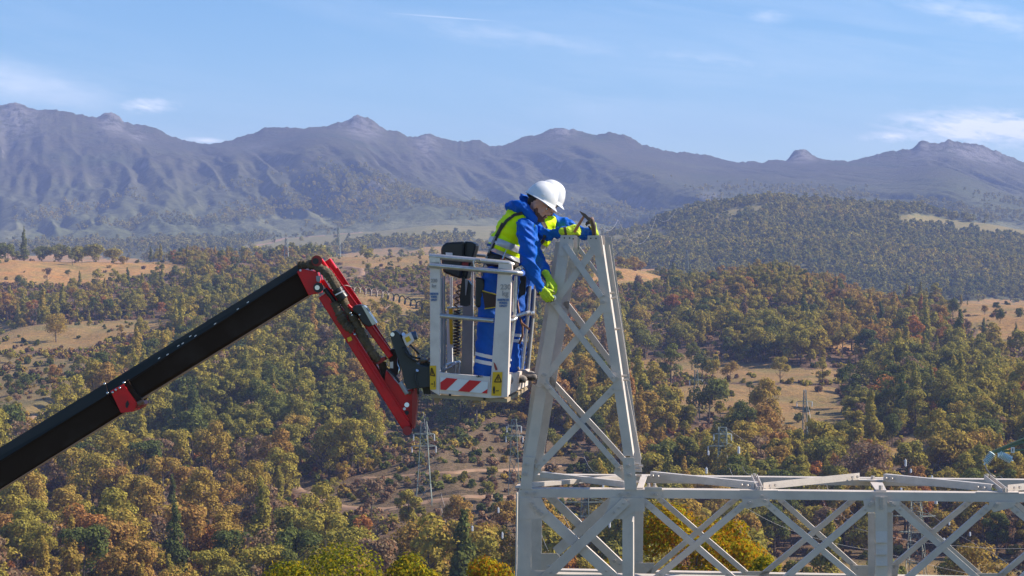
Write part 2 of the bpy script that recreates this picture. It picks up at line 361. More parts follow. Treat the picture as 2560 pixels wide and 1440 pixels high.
def ground_mat(name, mountain=False):
    m = bpy.data.materials.new(name); m.use_nodes = True; t = m.node_tree; b = t.nodes['Principled BSDF']
    b.inputs['Roughness'].default_value = 0.95; b.inputs['Specular IOR Level'].default_value = 0.1
    geo = N(t, 'ShaderNodeNewGeometry'); pos = geo.outputs['Position']
    def noi(scale, detail=5, off=None):
        n = N(t, 'ShaderNodeTexNoise'); n.inputs['Scale'].default_value = scale; n.inputs['Detail'].default_value = detail; n.inputs['Roughness'].default_value = 0.62
        L(t, pos, n.inputs['Vector']); return n.outputs['Fac']
    def ramp(f, els):
        r = N(t, 'ShaderNodeValToRGB'); cr = r.color_ramp
        while len(cr.elements) < len(els): cr.elements.new(0.5)
        for e, (p, c) in zip(cr.elements, els): e.position = p; e.color = (*c, 1)
        L(t, f, r.inputs[0]); return r.outputs[0]
    def mix(f, a, c, typ='MIX'):
        x = N(t, 'ShaderNodeMixRGB', blend_type=typ)
        for s_, v in ((x.inputs[0], f), (x.inputs[1], a), (x.inputs[2], c)):
            if isinstance(v, (int, float)): s_.default_value = v
            elif isinstance(v, tuple): s_.default_value = (*v, 1)
            else: L(t, v, s_)
        return x.outputs[0]
    if not mountain:
        floor = ramp(noi(0.09), [(0.3, (0.070, 0.048, 0.026)), (0.5, (0.12, 0.078, 0.045)), (0.7, (0.095, 0.085, 0.030))])
        floor = mix(ramp(noi(0.6, 4), [(0.35, (0, 0, 0)), (0.65, (1, 1, 1))]), floor, (0.20, 0.125, 0.085))
        dry = ramp(noi(0.05), [(0.3, (0.50, 0.225, 0.062)), (0.5, (0.46, 0.255, 0.080)), (0.62, (0.27, 0.205, 0.055)), (0.75, (0.18, 0.165, 0.045))])
        dry = mix(ramp(noi(0.35, 6), [(0.4, (0, 0, 0)), (0.66, (0.7, 0.7, 0.7))]), dry, (0.16, 0.095, 0.05))
        dry = mix(ramp(noi(2.2, 3), [(0.4, (0, 0, 0)), (0.7, (0.5, 0.5, 0.5))]), dry, (0.42, 0.27, 0.13))
        green = ramp(noi(0.03), [(0.3, (0.14, 0.165, 0.065)), (0.6, (0.20, 0.20, 0.09)), (0.8, (0.25, 0.19, 0.11))])
        at = N(t, 'ShaderNodeAttribute', attribute_name='open_ground'); sp = N(t, 'ShaderNodeSeparateColor'); L(t, at.outputs['Color'], sp.inputs[0])
        op = mix(sp.outputs[1], green, dry)
        col = mix(sp.outputs[0], floor, op)
        yy = N(t, 'ShaderNodeSeparateXYZ'); L(t, pos, yy.inputs[0]); fy = N(t, 'ShaderNodeMapRange'); fy.inputs['From Min'].default_value = 1500; fy.inputs['From Max'].default_value = 1700; fy.inputs['To Max'].default_value = 0.8; L(t, yy.outputs[1], fy.inputs['Value'])
        fl2 = mix(fy.outputs[0], floor, (0.085, 0.100, 0.042)); col = mix(sp.outputs[0], fl2, op)
    else:
        base = ramp(noi(0.004, 6), [(0.3, (0.058, 0.074, 0.036)), (0.5, (0.088, 0.078, 0.052)), (0.7, (0.105, 0.105, 0.050))])
        zz = N(t, 'ShaderNodeSeparateXYZ'); L(t, pos, zz.inputs[0]); lo = N(t, 'ShaderNodeMapRange'); lo.inputs['From Min'].default_value = 190; lo.inputs['From Max'].default_value = 40; L(t, zz.outputs[2], lo.inputs['Value'])
        base = mix(lo.outputs[0], base, (0.135, 0.145, 0.060))
        spk = ramp(noi(0.05, 3), [(0.42, (0, 0, 0)), (0.6, (1, 1, 1))])
        col = mix(spk, base, mix(0.5, base, (0.045, 0.050, 0.024)))
        # pale limestone where the slope is steep
        sep = N(t, 'ShaderNodeSeparateXYZ'); L(t, geo.outputs['Normal'], sep.inputs[0])
        steep = N(t, 'ShaderNodeMapRange'); steep.inputs['From Min'].default_value = 0.84; steep.inputs['From Max'].default_value = 0.60; L(t, sep.outputs[2], steep.inputs['Value'])
        rk = N(t, 'ShaderNodeMath', operation='MULTIPLY'); L(t, steep.outputs[0], rk.inputs[0])
        rn = ramp(noi(0.02, 6), [(0.47, (0, 0, 0)), (0.60, (1, 1, 1))]); L(t, rn, rk.inputs[1]); atk = N(t, 'ShaderNodeAttribute', attribute_name='open_ground'); spk_ = N(t, 'ShaderNodeSeparateColor'); L(t, atk.outputs['Color'], spk_.inputs[0]); rk2 = N(t, 'ShaderNodeMath', operation='MULTIPLY_ADD'); rk2.use_clamp = True; L(t, spk_.outputs[2], rk2.inputs[0]); L(t, ramp(noi(0.03, 6), [(0.42, (0.2, 0.2, 0.2)), (0.55, (1.4, 1.4, 1.4))]), rk2.inputs[1]); L(t, rk.outputs[0], rk2.inputs[2]); rk = rk2
        col = mix(rk.outputs[0], col, (0.20, 0.185, 0.175))
        at = N(t, 'ShaderNodeAttribute', attribute_name='open_ground'); sp = N(t, 'ShaderNodeSeparateColor'); L(t, at.outputs['Color'], sp.inputs[0])
        col = mix(sp.outputs[0], col, (0.17, 0.17, 0.085))
    L(t, col, b.inputs['Base Color'])
    n2 = N(t, 'ShaderNodeTexNoise'); n2.inputs['Scale'].default_value = 0.035 if mountain else 0.5; n2.inputs['Detail'].default_value = 8; n2.inputs['Roughness'].default_value = 0.7; L(t, pos, n2.inputs['Vector'])
    bp = N(t, 'ShaderNodeBump'); bp.inputs['Strength'].default_value = 0.9; bp.inputs['Distance'].default_value = 12.0 if mountain else 1.2
    L(t, n2.outputs['Fac'], bp.inputs['Height']); L(t, bp.outputs[0], b.inputs['Normal'])
    return m
M_ground = ground_mat('hillside_ground'); M_mount = ground_mat('mountain_slope', True)
yn = np.concatenate([np.linspace(15, 110, 8), np.linspace(118, 480, 50), 480 * (1500 / 480) ** np.linspace(0.005, 1, 330), 1500 * (3450 / 1500) ** np.linspace(0.006, 1, 170)])
g = grid_mesh('ground', np.arange(-760, 3321, 8.0), yn, M_ground); tag(g, kind='structure', label='brown and olive autumn hillside ground with dry meadows below the woods')
ym = np.concatenate([np.linspace(3450, 5300, 260), np.linspace(5310, 5700, 50), np.linspace(5750, 7400, 8)])
g2 = grid_mesh('mountain', np.arange(-760, 3321, 4.0), ym, M_mount); tag(g2, kind='structure', label='long blue-grey mountain ridge with rocky crests closing the valley')
# far apron so that the sheet reaches the horizon on every side
ap = MB(); ap.add([(-40000, -3000, -300), (40000, -3000, -300), (40000, 34000, -300), (-40000, 34000, -300)], [(0, 1, 2, 3)])
o = ap.build('plain', M_mount); tag(o, kind='structure', label='low land running out to the horizon beyond the mountains')

# haze : one closed box of thin air round everything built
hz = MB(); hz.hexa([(-4200, -60, -302), (4200, -60, -302), (4200, 7600, -302), (-4200, 7600, -302)], [(-4200, -60, 445), (4200, -60, 445), (4200, 7600, 445), (-4200, 7600, 445)])
hm = bpy.data.materials.new('haze_air'); hm.use_nodes = True; ht = hm.node_tree; ht.nodes.clear()
pv = N(ht, 'ShaderNodeVolumePrincipled'); pv.inputs['Color'].default_value = (0.42, 0.54, 1.0, 1); pv.inputs['Density'].default_value = 0.000105; pv.inputs['Anisotropy'].default_value = 0.0
ho = N(ht, 'ShaderNodeOutputMaterial'); L(ht, pv.outputs[0], ho.inputs['Volume'])
o = hz.build('haze', hm); tag(o, kind='stuff', label='thin blue autumn haze filling the valley')

# ------------------------------------------------------------------ dirt roads
M_dirt = mat('dirt_track', (0.27, 0.165, 0.10), 0.95, col2=(0.36, 0.235, 0.15), nscale=0.4, ndetail=6, spec=0.1, coord='Object')
def ground_pt(px, py, y0=430, y1=3440):
    """first point along the sight line of a photo pixel that meets the ground"""
    Ys = np.linspace(y0, y1, 4000); d = ray(px, py); X = d.x / d.y * Ys; Zr = d.z / d.y * Ys
    h = height(X, Ys); k = int(np.argmax(h >= Zr))
    if not (h >= Zr).any(): k = int(np.argmin((Zr - h) / Ys))
    return Vector((X[k], Ys[k], float(h[k])))
def road(name, pts, w, label, y0=430, lift=0.3, mat_=None):
    P3 = [ground_pt(px, py, y0) for px, py in pts]
    # smooth centre line
    cl = []
    for i in range(len(P3) - 1):
        a, b = P3[max(i - 1, 0)], P3[i]; c, d = P3[i + 1], P3[min(i + 2, len(P3) - 1)]
        n = max(2, int((c - b).length / 2.5))
        for k in range(n):
            t = k / n; cl.append(0.5 * ((2 * b) + (-a + c) * t + (2 * a - 5 * b + 4 * c - d) * t * t + (-a + 3 * b - 3 * c + d) * t ** 3))
    cl.append(P3[-1]); mb = MB(); vs = []; K = 5
    for i, p in enumerate(cl):
        t = (cl[min(i + 1, len(cl) - 1)] - cl[max(i - 1, 0)]); t.z = 0; t = t.normalized() if t.length > 0 else Vector((1, 0, 0)); s = Vector((-t.y, t.x, 0))
        ww = w * (0.8 + 0.4 * float(vnoise(i / 6.0, 3.3)))
        for k in range(K):
            q = p + s * ww * (k / (K - 1) - 0.5); z = float(height(q.x, q.y)); vs.append((q.x, q.y, z + (lift if 0 < k < K - 1 else -0.5)))
    fs = [(i * K + k, i * K + k + 1, (i + 1) * K + k + 1, (i + 1) * K + k) for i in range(len(cl) - 1) for k in range(K - 1)]
    mb.add(vs, fs); o = mb.build(name, mat_ or M_dirt, fix=False, smooth='all'); tag(o, kind='structure', label=label); return cl
ROADS = []
ROADS.append(road('dirt_road', [(905,1196),(1000,1194),(1060,1188),(1120,1183),(1190,1176),(1250,1178),(1310,1172),(1400,1165)], 3.2, 'upper dirt track cut across the cleared slope behind the tower'))
ROADS.append(road('dirt_road', [(735,1215),(780,1240),(830,1262),(890,1272),(960,1276),(1010,1268),(1070,1256),(1130,1250),(1200,1244),(1310,1243),(1420,1250)], 4.6, 'wide lower dirt track curving below the cleared slope'))
ROADS.append(road('dirt_road', [(-60,1085),(20,1070),(75,1052),(120,1030),(180,1000),(240,968),(300,935),(380,900)], 4.0, 'dirt track climbing past bare shrubs at the boom'))
ROADS.append(road('dirt_road', [(830,668),(880,668),(903,676),(900,690),(860,696),(800,694)], 5.0, 'small looping dirt track by the brown field behind the red arm', 900))
ROADS.append(road('dirt_road', [(985,745),(970,765),(962,790),(968,812)], 4.0, 'faint track running down the pale field', 800))
ROADS.append(road('dirt_road', [(600,628),(650,612),(690,603),(740,592),(800,582),(850,574),(900,568)], 16.0, 'long pale road crossing the far valley', 1900, 0.6))
# ------------------------------------------------------------------ trees
def leaf_mat(name, pal, tl=0.28, spread=0.10):
    m = bpy.data.materials.new(name); m.use_nodes = True; t = m.node_tree; t.nodes.clear()
    at = N(t, 'ShaderNodeAttribute', attribute_type='INSTANCER', attribute_name='tint')
    geo = N(t, 'ShaderNodeNewGeometry')
    ad = N(t, 'ShaderNodeMath', operation='MULTIPLY_ADD'); L(t, geo.outputs['Random Per Island'], ad.inputs[0]); ad.inputs[1].default_value = spread; L(t, at.outputs['Fac'], ad.inputs[2])
    sb = N(t, 'ShaderNodeMath', operation='SUBTRACT'); L(t, ad.outputs[0], sb.inputs[0]); sb.inputs[1].default_value = spread / 2
    r = N(t, 'ShaderNodeValToRGB'); cr = r.color_ramp
    while len(cr.elements) < len(pal): cr.elements.new(0.5)
    for i, (e, c) in enumerate(zip(cr.elements, pal)): e.position = i / (len(pal) - 1); e.color = (*c, 1)
    L(t, sb.outputs[0], r.inputs[0])
    hs = N(t, 'ShaderNodeHueSaturation'); L(t, r.outputs[0], hs.inputs['Color'])
    mr = N(t, 'ShaderNodeMapRange'); mr.inputs['To Min'].default_value = 0.7; mr.inputs['To Max'].default_value = 1.35
    ml = N(t, 'ShaderNodeMath', operation='FRACT'); m2 = N(t, 'ShaderNodeMath', operation='MULTIPLY'); L(t, geo.outputs['Random Per Island'], m2.inputs[0]); m2.inputs[1].default_value = 7.31
    L(t, m2.outputs[0], ml.inputs[0]); L(t, ml.outputs[0], mr.inputs['Value']); L(t, mr.outputs[0], hs.inputs['Value'])
    d = N(t, 'ShaderNodeBsdfDiffuse'); tr = N(t, 'ShaderNodeBsdfTranslucent'); L(t, hs.outputs[0], d.inputs[0]); L(t, hs.outputs[0], tr.inputs[0])
    mx = N(t, 'ShaderNodeMixShader'); mx.inputs[0].default_value = tl; L(t, d.outputs[0], mx.inputs[1]); L(t, tr.outputs[0], mx.inputs[2])
    o = N(t, 'ShaderNodeOutputMaterial'); L(t, mx.outputs[0], o.inputs['Surface']); return m
PAL = [(0.095, 0.118, 0.036), (0.160, 0.170, 0.040), (0.250, 0.220, 0.048), (0.350, 0.292, 0.052), (0.385, 0.265, 0.056),
       (0.360, 0.200, 0.062), (0.420, 0.180, 0.052), (0.320, 0.130, 0.058), (0.250, 0.185, 0.112)]
M_leaf = leaf_mat('autumn_foliage', PAL)
M_bark = mat('bark', (0.075, 0.055, 0.042), 0.95, col2=(0.13, 0.105, 0.085), nscale=2.0)

def crown_quads(rs, h, w, n, leaf, kind, base=0.22):
    """leaf clumps over a set of uneven lobes; returns (N,4,3)"""
    lobes = []
    if kind == 'column':
        for k in range(9):
            f = k / 8; zc = h * (base + 0.06 + (0.90 - base) * f); rr = w * 0.5 * (1 - 0.70 * f ** 1.5) * rs.uniform(0.75, 1.1)
            a = rs.uniform(0, 6.28); lobes.append((math.cos(a) * rr * 0.35, math.sin(a) * rr * 0.35, zc, rr * 0.8, h * 0.11))
    elif kind == 'spire':
        for k in range(11):
            f = k / 10; zc = h * (0.10 + 0.86 * f); rr = w * 0.5 * (1.02 - 0.92 * f) * rs.uniform(0.8, 1.1)
            a = rs.uniform(0, 6.28); lobes.append((math.cos(a) * rr * 0.25, math.sin(a) * rr * 0.25, zc, rr, h * 0.07))
    else:
        nl = {'maple': 34, 'bare': 14, 'round': 15, 'wide': 18, 'sparse': 10, 'bush': 9, 'oval': 14}[kind]
        for k in range(nl):
            u = rs.uniform(-0.75, 0.95); a = rs.uniform(0, 6.28); q = math.sqrt(max(0, 1 - u * u)) * rs.uniform(0.45, 0.8)
            cz = h * (base + (1 - base) * 0.5) + u * h * (1 - base) * 0.36
            rr = w * 0.5 * (rs.uniform(0.16, 0.36) if kind == 'maple' else rs.uniform(0.30, 0.46))
            lobes.append((math.cos(a) * q * w * 0.5, math.sin(a) * q * w * 0.5, cz, rr, rr * rs.uniform(0.75, 1.0)))
    lobes = np.array(lobes); vol = lobes[:, 3] ** 2 * lobes[:, 4]; pick = rs.choice(len(lobes), n, p=vol ** 0.67 / (vol ** 0.67).sum())
    lb = lobes[pick]; d = rs.normal(size=(n, 3)); d /= np.linalg.norm(d, axis=1)[:, None]
    d[:, 2] = np.where((d[:, 2] < 0) & (rs.rand(n) < 0.45), -d[:, 2], d[:, 2])
    rad = rs.uniform(0.45, 1.06, n) ** 0.6
    p = lb[:, :3] + d * np.stack([lb[:, 3], lb[:, 3], lb[:, 4]], -1) * rad[:, None]
    nrm = d * 1.3 + rs.normal(size=(n, 3)) * 0.5; nrm[:, 2] += 0.2; nrm /= np.linalg.norm(nrm, axis=1)[:, None]
    a = np.cross(nrm, rs.normal(size=(n, 3))); a /= np.linalg.norm(a, axis=1)[:, None] + 1e-9; b = np.cross(nrm, a)
    s = leaf * rs.uniform(0.55, 1.35, n)[:, None]; a = a * s; b = b * s * rs.uniform(0.5, 0.9, n)[:, None]
    return np.stack([p - a * 0.5 - b * 0.15, p + b * 0.5, p + a * 0.5 + b * 0.1, p - b * 0.5 + a * 0.1], 1)
def trunk_mb(rs, h, w, base, limbs=7, r=None):
    mb = MB(); r = r or h * 0.017
    pts = []; x = y = 0
    for k in range(6):
        f = k / 5; x += rs.uniform(-.02, .02) * h; y += rs.uniform(-.02, .02) * h; pts.append((x * f, y * f, h * 0.82 * f))
    mb.tube(pts, [r * (1.25 - 1.05 * k / 5) for k in range(6)], 6)
    for k in range(limbs):
        f = rs.uniform(max(0.2, base * 0.8), 0.75); a = rs.uniform(0, 6.28); zz = h * 0.82 * f; L_ = w * rs.uniform(0.25, 0.42)
        i = f * 5; i0 = int(i); c = [pts[i0][j] + (pts[min(i0 + 1, 5)][j] - pts[i0][j]) * (i - i0) for j in range(3)]
        e = (c[0] + math.cos(a) * L_, c[1] + math.sin(a) * L_, zz + L_ * rs.uniform(0.5, 1.0))
        md = ((c[0] + e[0]) / 2, (c[1] + e[1]) / 2, (zz + e[2]) / 2 - L_ * 0.06)
        mb.tube([c, md, e], [r * 0.45 * (1 - f * 0.4), r * 0.3, r * 0.1], 4, caps=False)
    return mb
def quads_mesh(name, q, m, extra=None, m2=None):
    n = len(q); v = q.reshape(-1, 3); f = np.arange(n * 4)
    ev = [tuple(x) for x in extra.v] if extra else []; 
    me = bpy.data.meshes.new(name)
    allv = np.concatenate([v, np.array(ev)]) if ev else v
    loops = list(f); st = list(range(0, n * 4, 4)); tot = [4] * n; mi = [0] * n
    if extra:
        for fc in extra.f:
            st.append(len(loops)); tot.append(len(fc)); loops += [i + n * 4 for i in fc]; mi.append(1)
    me.vertices.add(len(allv)); me.vertices.foreach_set('co', allv.ravel()); me.loops.add(len(loops)); me.loops.foreach_set('vertex_index', np.array(loops, np.int32))
    me.polygons.add(len(st)); me.polygons.foreach_set('loop_start', np.array(st, np.int32)); me.polygons.foreach_set('loop_total', np.array(tot, np.int32))
    me.materials.append(m)
    if extra: me.materials.append(m2); me.polygons.foreach_set('material_index', np.array(mi, np.int32))
    me.update(calc_edges=True); return me
KINDS = [('round', 11, 8.5, 0.20), ('oval', 14, 8.0, 0.22), ('column', 15, 5.6, 0.15), ('wide', 11, 10.5, 0.18), ('sparse', 12, 7.5, 0.25), ('bush', 5.0, 6.0, 0.02), ('spire', 15, 5.2, 0.05), ('oval', 12, 6.0, 0.2), ('bare', 10, 6.5, 0.25)]
rs = np.random.RandomState(3)
NEARV = []; MIDC = bpy.data.collections.new('mid_variants'); FARC = bpy.data.collections.new('far_variants')
for i, (kd, h, w, bs) in enumerate(KINDS):
    nq = {'bare': 520, 'sparse': 1900, 'bush': 1600}.get(kd, 3800)
    q = crown_quads(rs, h, w, nq, 0.44, kd, bs)
    tk = trunk_mb(rs, h, w, bs, 60 if kd == 'bare' else 9)
    cm = quads_mesh('crown', q, M_leaf); tm = bpy.data.meshes.new('trunk'); tm.from_pydata([tuple(v) for v in tk.v], [], tk.f); tm.materials.append(M_bark)
    NEARV.append((kd, h, w, cm, tm))
    me = quads_mesh('mid_tree', crown_quads(rs, h, w, int(nq * 0.5), 0.62, kd, bs), M_leaf, tk, M_bark)
    o = bpy.data.objects.new('v%02d_mid' % i, me); MIDC.objects.link(o)
    me = quads_mesh('far_tree', crown_quads(rs, h, w, 130, 1.9, kd, bs), M_leaf)
    o = bpy.data.objects.new('v%02d_far' % i, me); FARC.objects.link(o)

def gn_scatter(name, pts, coll, label):
    """pts: array (x,y,z,rot,scale,idx,tint)"""
    me = bpy.data.meshes.new(name); me.vertices.add(len(pts)); me.vertices.foreach_set('co', pts[:, :3].astype(np.float32).ravel())
    for nm, col in (('rot', 3), ('scl', 4), ('tint', 6)):
        a = me.attributes.new(nm, 'FLOAT', 'POINT'); a.data.foreach_set('value', pts[:, col].astype(np.float32))
    a = me.attributes.new('idx', 'INT', 'POINT'); a.data.foreach_set('value', pts[:, 5].astype(np.int32))
    me.update(); o = bpy.data.objects.new(name, me); C.objects.link(o); tag(o, label, None, None, 'stuff')
    ng = bpy.data.node_groups.new(name, 'GeometryNodeTree')
    ng.interface.new_socket('Geometry', in_out='INPUT', socket_type='NodeSocketGeometry'); ng.interface.new_socket('Geometry', in_out='OUTPUT', socket_type='NodeSocketGeometry')
    gi = N(ng, 'NodeGroupInput'); go = N(ng, 'NodeGroupOutput'); ip = N(ng, 'GeometryNodeInstanceOnPoints'); ci = N(ng, 'GeometryNodeCollectionInfo')
    ci.inputs['Collection'].default_value = coll; ci.inputs['Separate Children'].default_value = True; ci.inputs['Reset Children'].default_value = True
    ip.inputs['Pick Instance'].default_value = True
    def attr(nm, ty):
        n = N(ng, 'GeometryNodeInputNamedAttribute'); n.data_type = ty; n.inputs['Name'].default_value = nm; return n.outputs['Attribute']
    cx = N(ng, 'ShaderNodeCombineXYZ'); L(ng, attr('rot', 'FLOAT'), cx.inputs['Z'])
    L(ng, gi.outputs[0], ip.inputs['Points']); L(ng, ci.outputs[0], ip.inputs['Instance']); L(ng, attr('idx', 'INT'), ip.inputs['Instance Index'])
    L(ng, cx.outputs[0], ip.inputs['Rotation']); L(ng, attr('scl', 'FLOAT'), ip.inputs['Scale'])
    L(ng, ip.outputs[0], go.inputs[0]); md = o.modifiers.new('scatter', 'NODES'); md.node_group = ng
    return o

roadpts = np.array([(p.x, p.y) for r_ in ROADS for p in r_])
# patches whose foliage has turned (photo-column / photo-row centre, radii, tint shift)
TINTS = [(2080,740,110,100,0.62), (2090,860,140,45,0.60), (1980,680,80,35,0.5), (520,1330,380,120,0.58), (90,1250,140,60,0.45), (60,1400,180,60,0.28), (1230,1330,200,80,0.6), (100,1330,140,120,0.45),
         (250,760,60,30,0.6), (1700,800,120,60,0.42), (2450,1120,160,100,0.35), (1700,1000,100,70,0.36), (2300,1350,110,60,0.6), (850,640,250,25,0.5), (130,960,140,60,0.66),
         (1620,640,120,40,0.5), (2150,1190,120,60,0.42), (1100,1050,120,60,0.33), (640,800,240,80,0.28), (450,1120,250,100,0.16), (750,1050,200,140,0.17), (2200,1030,120,60,0.05),
         (1930,870,140,60,0.22), (2330,860,120,40,0.3), (2480,980,100,70,0.30), (1010,1320,120,60,0.35), (1650,930,60,50,0.06)]
def tint_at(px, py, rs):
    t = 0.10 + 0.62 * fbm(px / 130, py / 80, 3) + rs.normal(size=px.shape) * 0.085
    for cx_, cy_, rx, ry, tv in TINTS:
        w = np.exp(-(((px - cx_) / rx) ** 2 + ((py - cy_) / ry) ** 2)); t = t * (1 - 0.8 * w) + 0.8 * w * (tv + rs.normal(size=px.shape) * 0.09)
    out = rs.rand(*px.shape); t = np.where(out < 0.04, rs.uniform(0.5, 0.8, px.shape), t); t = np.where(out > 0.96, 0.98, t)
    t = np.where((out > 0.05) & (out < 0.15), rs.uniform(0.0, 0.12, px.shape), t)
    return np.clip(t, 0.02, 0.98)
def scatter(y0, y1, sp, tl, tr, rs, dens, low=False):
    xs = np.arange(tl * y1, tr * y1, sp); ys = np.arange(y0, y1, sp); X, Y = np.meshgrid(xs, ys)
    X = X + rs.uniform(-.5, .5, X.shape) * sp; Y = Y + rs.uniform(-.5, .5, X.shape) * sp
    X = X.ravel(); Y = Y.ravel(); k = (X / Y > tl) & (X / Y < tr); X = X[k]; Y = Y[k]; Z = height(X, Y); px, py = topix(X, Y, Z)
    a, dry = clear_at(px, py); keep = rs.rand(len(X)) < dens(px, py, X, Y) * (1 - a) ** 1.5
    if low: keep = rs.rand(len(X)) < dens(px, py, X, Y) * (1 - np.clip(a * 1.28, 0, 1) * np.clip(dry * 1.35, 0, 0.97))
    if y0 < 1500 and not low:   # keep the meadows in view over the trees that stand below them
        top, _ = clear_at(px, py - 5.0 * F / Y); top2, _ = clear_at(px, py - 9.0 * F / Y); top3, _ = clear_at(px, py - 14.0 * F / Y)
        keep &= ~((np.maximum(np.maximum(top, top2), top3 * 0.93) > 0.7) & (rs.rand(len(X)) < 0.88))
    if y0 < 1500 and len(roadpts):
        dmin = np.full(len(X), 1e9)
        for rp in roadpts[::3]: dmin = np.minimum(dmin, (X - rp[0]) ** 2 + (Y - rp[1]) ** 2)
        keep &= dmin > 5.5 ** 2
    return X[keep], Y[keep], Z[keep], px[keep], py[keep], a[keep]
rs = np.random.RandomState(5)
# --- the wooded slopes on this side of the valley
X, Y, Z, px, py, a = scatter(330, 1560, 5.7, -0.405, 0.405, rs, lambda px, py, X, Y: np.clip(3.6 * fbm(X / 45, Y / 45, 3) - 0.70, 0.42, 1) * 0.95)
tint = tint_at(px, py, rs); n = len(X)
r_ = rs.rand(n); left = (px < 1000) & (py > 760)
idx = np.where(r_ < 0.22, 0, np.where(r_ < 0.40, 1, np.where(r_ < 0.50, 2, np.where(r_ < 0.64, 3, np.where(r_ < 0.72, 4, np.where(r_ < 0.86, 5, np.where(r_ < 0.875, 6, 7)))))))
idx = np.where(left & (rs.rand(n) < 0.5), rs.choice([1, 1, 7, 4, 2], n), idx); idx = np.where(a > 0.15, np.where(rs.rand(n) < 0.65, 5, idx), idx)
low_l = (px < 1000) & (py > 1120); q_ = rs.rand(n); idx = np.where(low_l & (q_ < 0.30), 5, np.where(low_l & (q_ < 0.45), 8, np.where(low_l & (q_ < 0.60), 4, idx)))
idx = np.where(~low_l & (q_ < 0.05), 8, idx); tint = np.where(idx == 8, np.where(rs.rand(n) < 0.6, 0.97, tint), tint)
idx = np.where((idx == 6) & (tint > 0.3), 7, idx)
scl = (0.55 + 0.95 * rs.rand(n) ** 1.5) * np.where(idx == 5, rs.uniform(0.4, 0.9, n), 1) * np.clip(1.2 - a, 0.45, 1)
scl = scl * np.interp(py, [640, 760, 900], [0.6, 0.75, 1])
rotz = rs.uniform(0, 6.28, n); A = np.stack([X, Y, Z - 0.3, rotz, scl, idx, tint], 1)
hts = np.array([k[1] for k in KINDS])[idx] * scl
inview = (px > -10) & (px < 2575) & (py - hts * F / Y < 1440) & (py < 1560)
size = np.where(inview, hts * F / Y, 0); order = np.argsort(-size)[:265]
sel = np.zeros(n, bool); sel[order] = True
def colour_word(t): return ['dark green', 'mid green', 'olive green', 'yellow green', 'golden', 'ochre', 'orange', 'russet', 'grey'][int(min(8, round(t * 8)))]
KW = {'round': 'round-crowned tree', 'oval': 'oval tree', 'column': 'upright tree', 'wide': 'spreading tree', 'sparse': 'thin open tree', 'bush': 'low bush', 'spire': 'pointed tree', 'bare': 'bare tree'}
def where_word(px, py):
    if px < 300: return 'below the black boom' if py > 1000 else 'above the black boom'
    if px < 620: return 'on the slope below the red collar'
    if px < 800: return 'in the wood left of the tracks'
    if px < 1000: return 'in the wood below the red jib'
    if px < 1320: return 'near the tracks below the basket'
    if px < 1640: return 'behind the lattice spike'
    if px < 1900: return 'behind the first long cell of the beam'
    if px < 2180: return 'behind the cell left of the stepped post'
    return 'behind the right end of the steel beam'
def place_tree(v, x, y, z, rz, s, tint, label=None, group=None, name=None):
    kd, h, w, cm, tm = NEARV[v]
    isb = kd == 'bush' and s < 1.3
    o = thing(name or ('shrub' if isb else 'tree'), label, 'shrub' if isb else 'tree', (x, y, z), group); o.rotation_euler = (0, 0, rz); o.scale = (s, s, s)
    for nm, me in (('trunk', tm), ('crown', cm)):
        c = bpy.data.objects.new(nm, me); C.objects.link(c); c.parent = o; c['tint'] = float(tint)
    return o
plan = []
for i in np.where(sel)[0]:
    ww = where_word(px[i], py[i]); kd = KINDS[idx[i]][0]; sw = ['small', 'middling', 'tall', 'towering'][int(np.digitize(size[i], [60, 80, 105]))]
    plan.append((f'{sw} {colour_word(tint[i])} {KW[kd]} {ww}', float(px[i]), i, kd, ww))
ORD = ['leftmost', 'second from left', 'third from left', 'fourth from left', 'fifth from left', 'sixth from left', 'seventh from left', 'eighth from left', 'ninth from left', 'tenth from left', 'eleventh from left', 'twelfth from left', 'thirteenth from left', 'fourteenth from left']
bylab = {}
for p_ in sorted(plan, key=lambda q: q[1]): bylab.setdefault(p_[0], []).append(p_)
for lab, ps in bylab.items():
    for k, (_, _, i, kd, ww) in enumerate(ps):
        l2_ = lab if len(ps) == 1 else f'{lab}, {ORD[min(k, 13)]}'
        while len(l2_.replace('-', ' ').replace(',', ' ').split()) > 16 and ' the ' in l2_: l2_ = l2_.replace(' the ', ' ', 1)
        place_tree(idx[i], X[i], Y[i], Z[i] - 0.3, rotz[i], scl[i], tint[i], l2_, 'low bushes on the near slopes' if kd == 'bush' else 'trees of the near wooded slopes')
gn_scatter('forest', A[~sel], MIDC, 'mixed autumn wood covering the near slopes')
# scrub under and between the trees
X, Y, Z, px, py, a = scatter(380, 1500, 3.5, -0.36, 0.36, rs, lambda px, py, X, Y: np.clip(fbm(X / 30 + 9, Y / 30, 3) * 1.8 - 0.25, 0, 1) * 0.9 + 0.25 * (inpoly(px, py, CLEAR[6][0])), True)
n = len(X); tint = np.where(a > 0.6, rs.choice([0.03, 0.12, 0.2, 0.3, 0.5, 0.97, 0.97, 0.99], n), np.where(rs.rand(n) < 0.3, 0.96, np.clip(tint_at(px, py, rs) * 0.8 + 0.05, 0, 0.98)))
gn_scatter('undergrowth', np.stack([X, Y, Z - 0.2, rs.uniform(0, 6.28, n), rs.uniform(0.22, 0.62, n), np.full(n, 5), tint], 1), FARC, 'low brown and olive scrub between the trees')
X, Y, Z, px, py, a = scatter(450, 1500, 5.0, -0.36, 0.36, rs, lambda px, py, X, Y: (np.abs(fbm(px / 150 + 3, py / 28 + 8, 3) - 0.5) < 0.022) * 0.7 + 0.012, True)
k_ = a > 0.6; X, Y, Z, px, py = X[k_], Y[k_], Z[k_], px[k_], py[k_]; n = len(X)
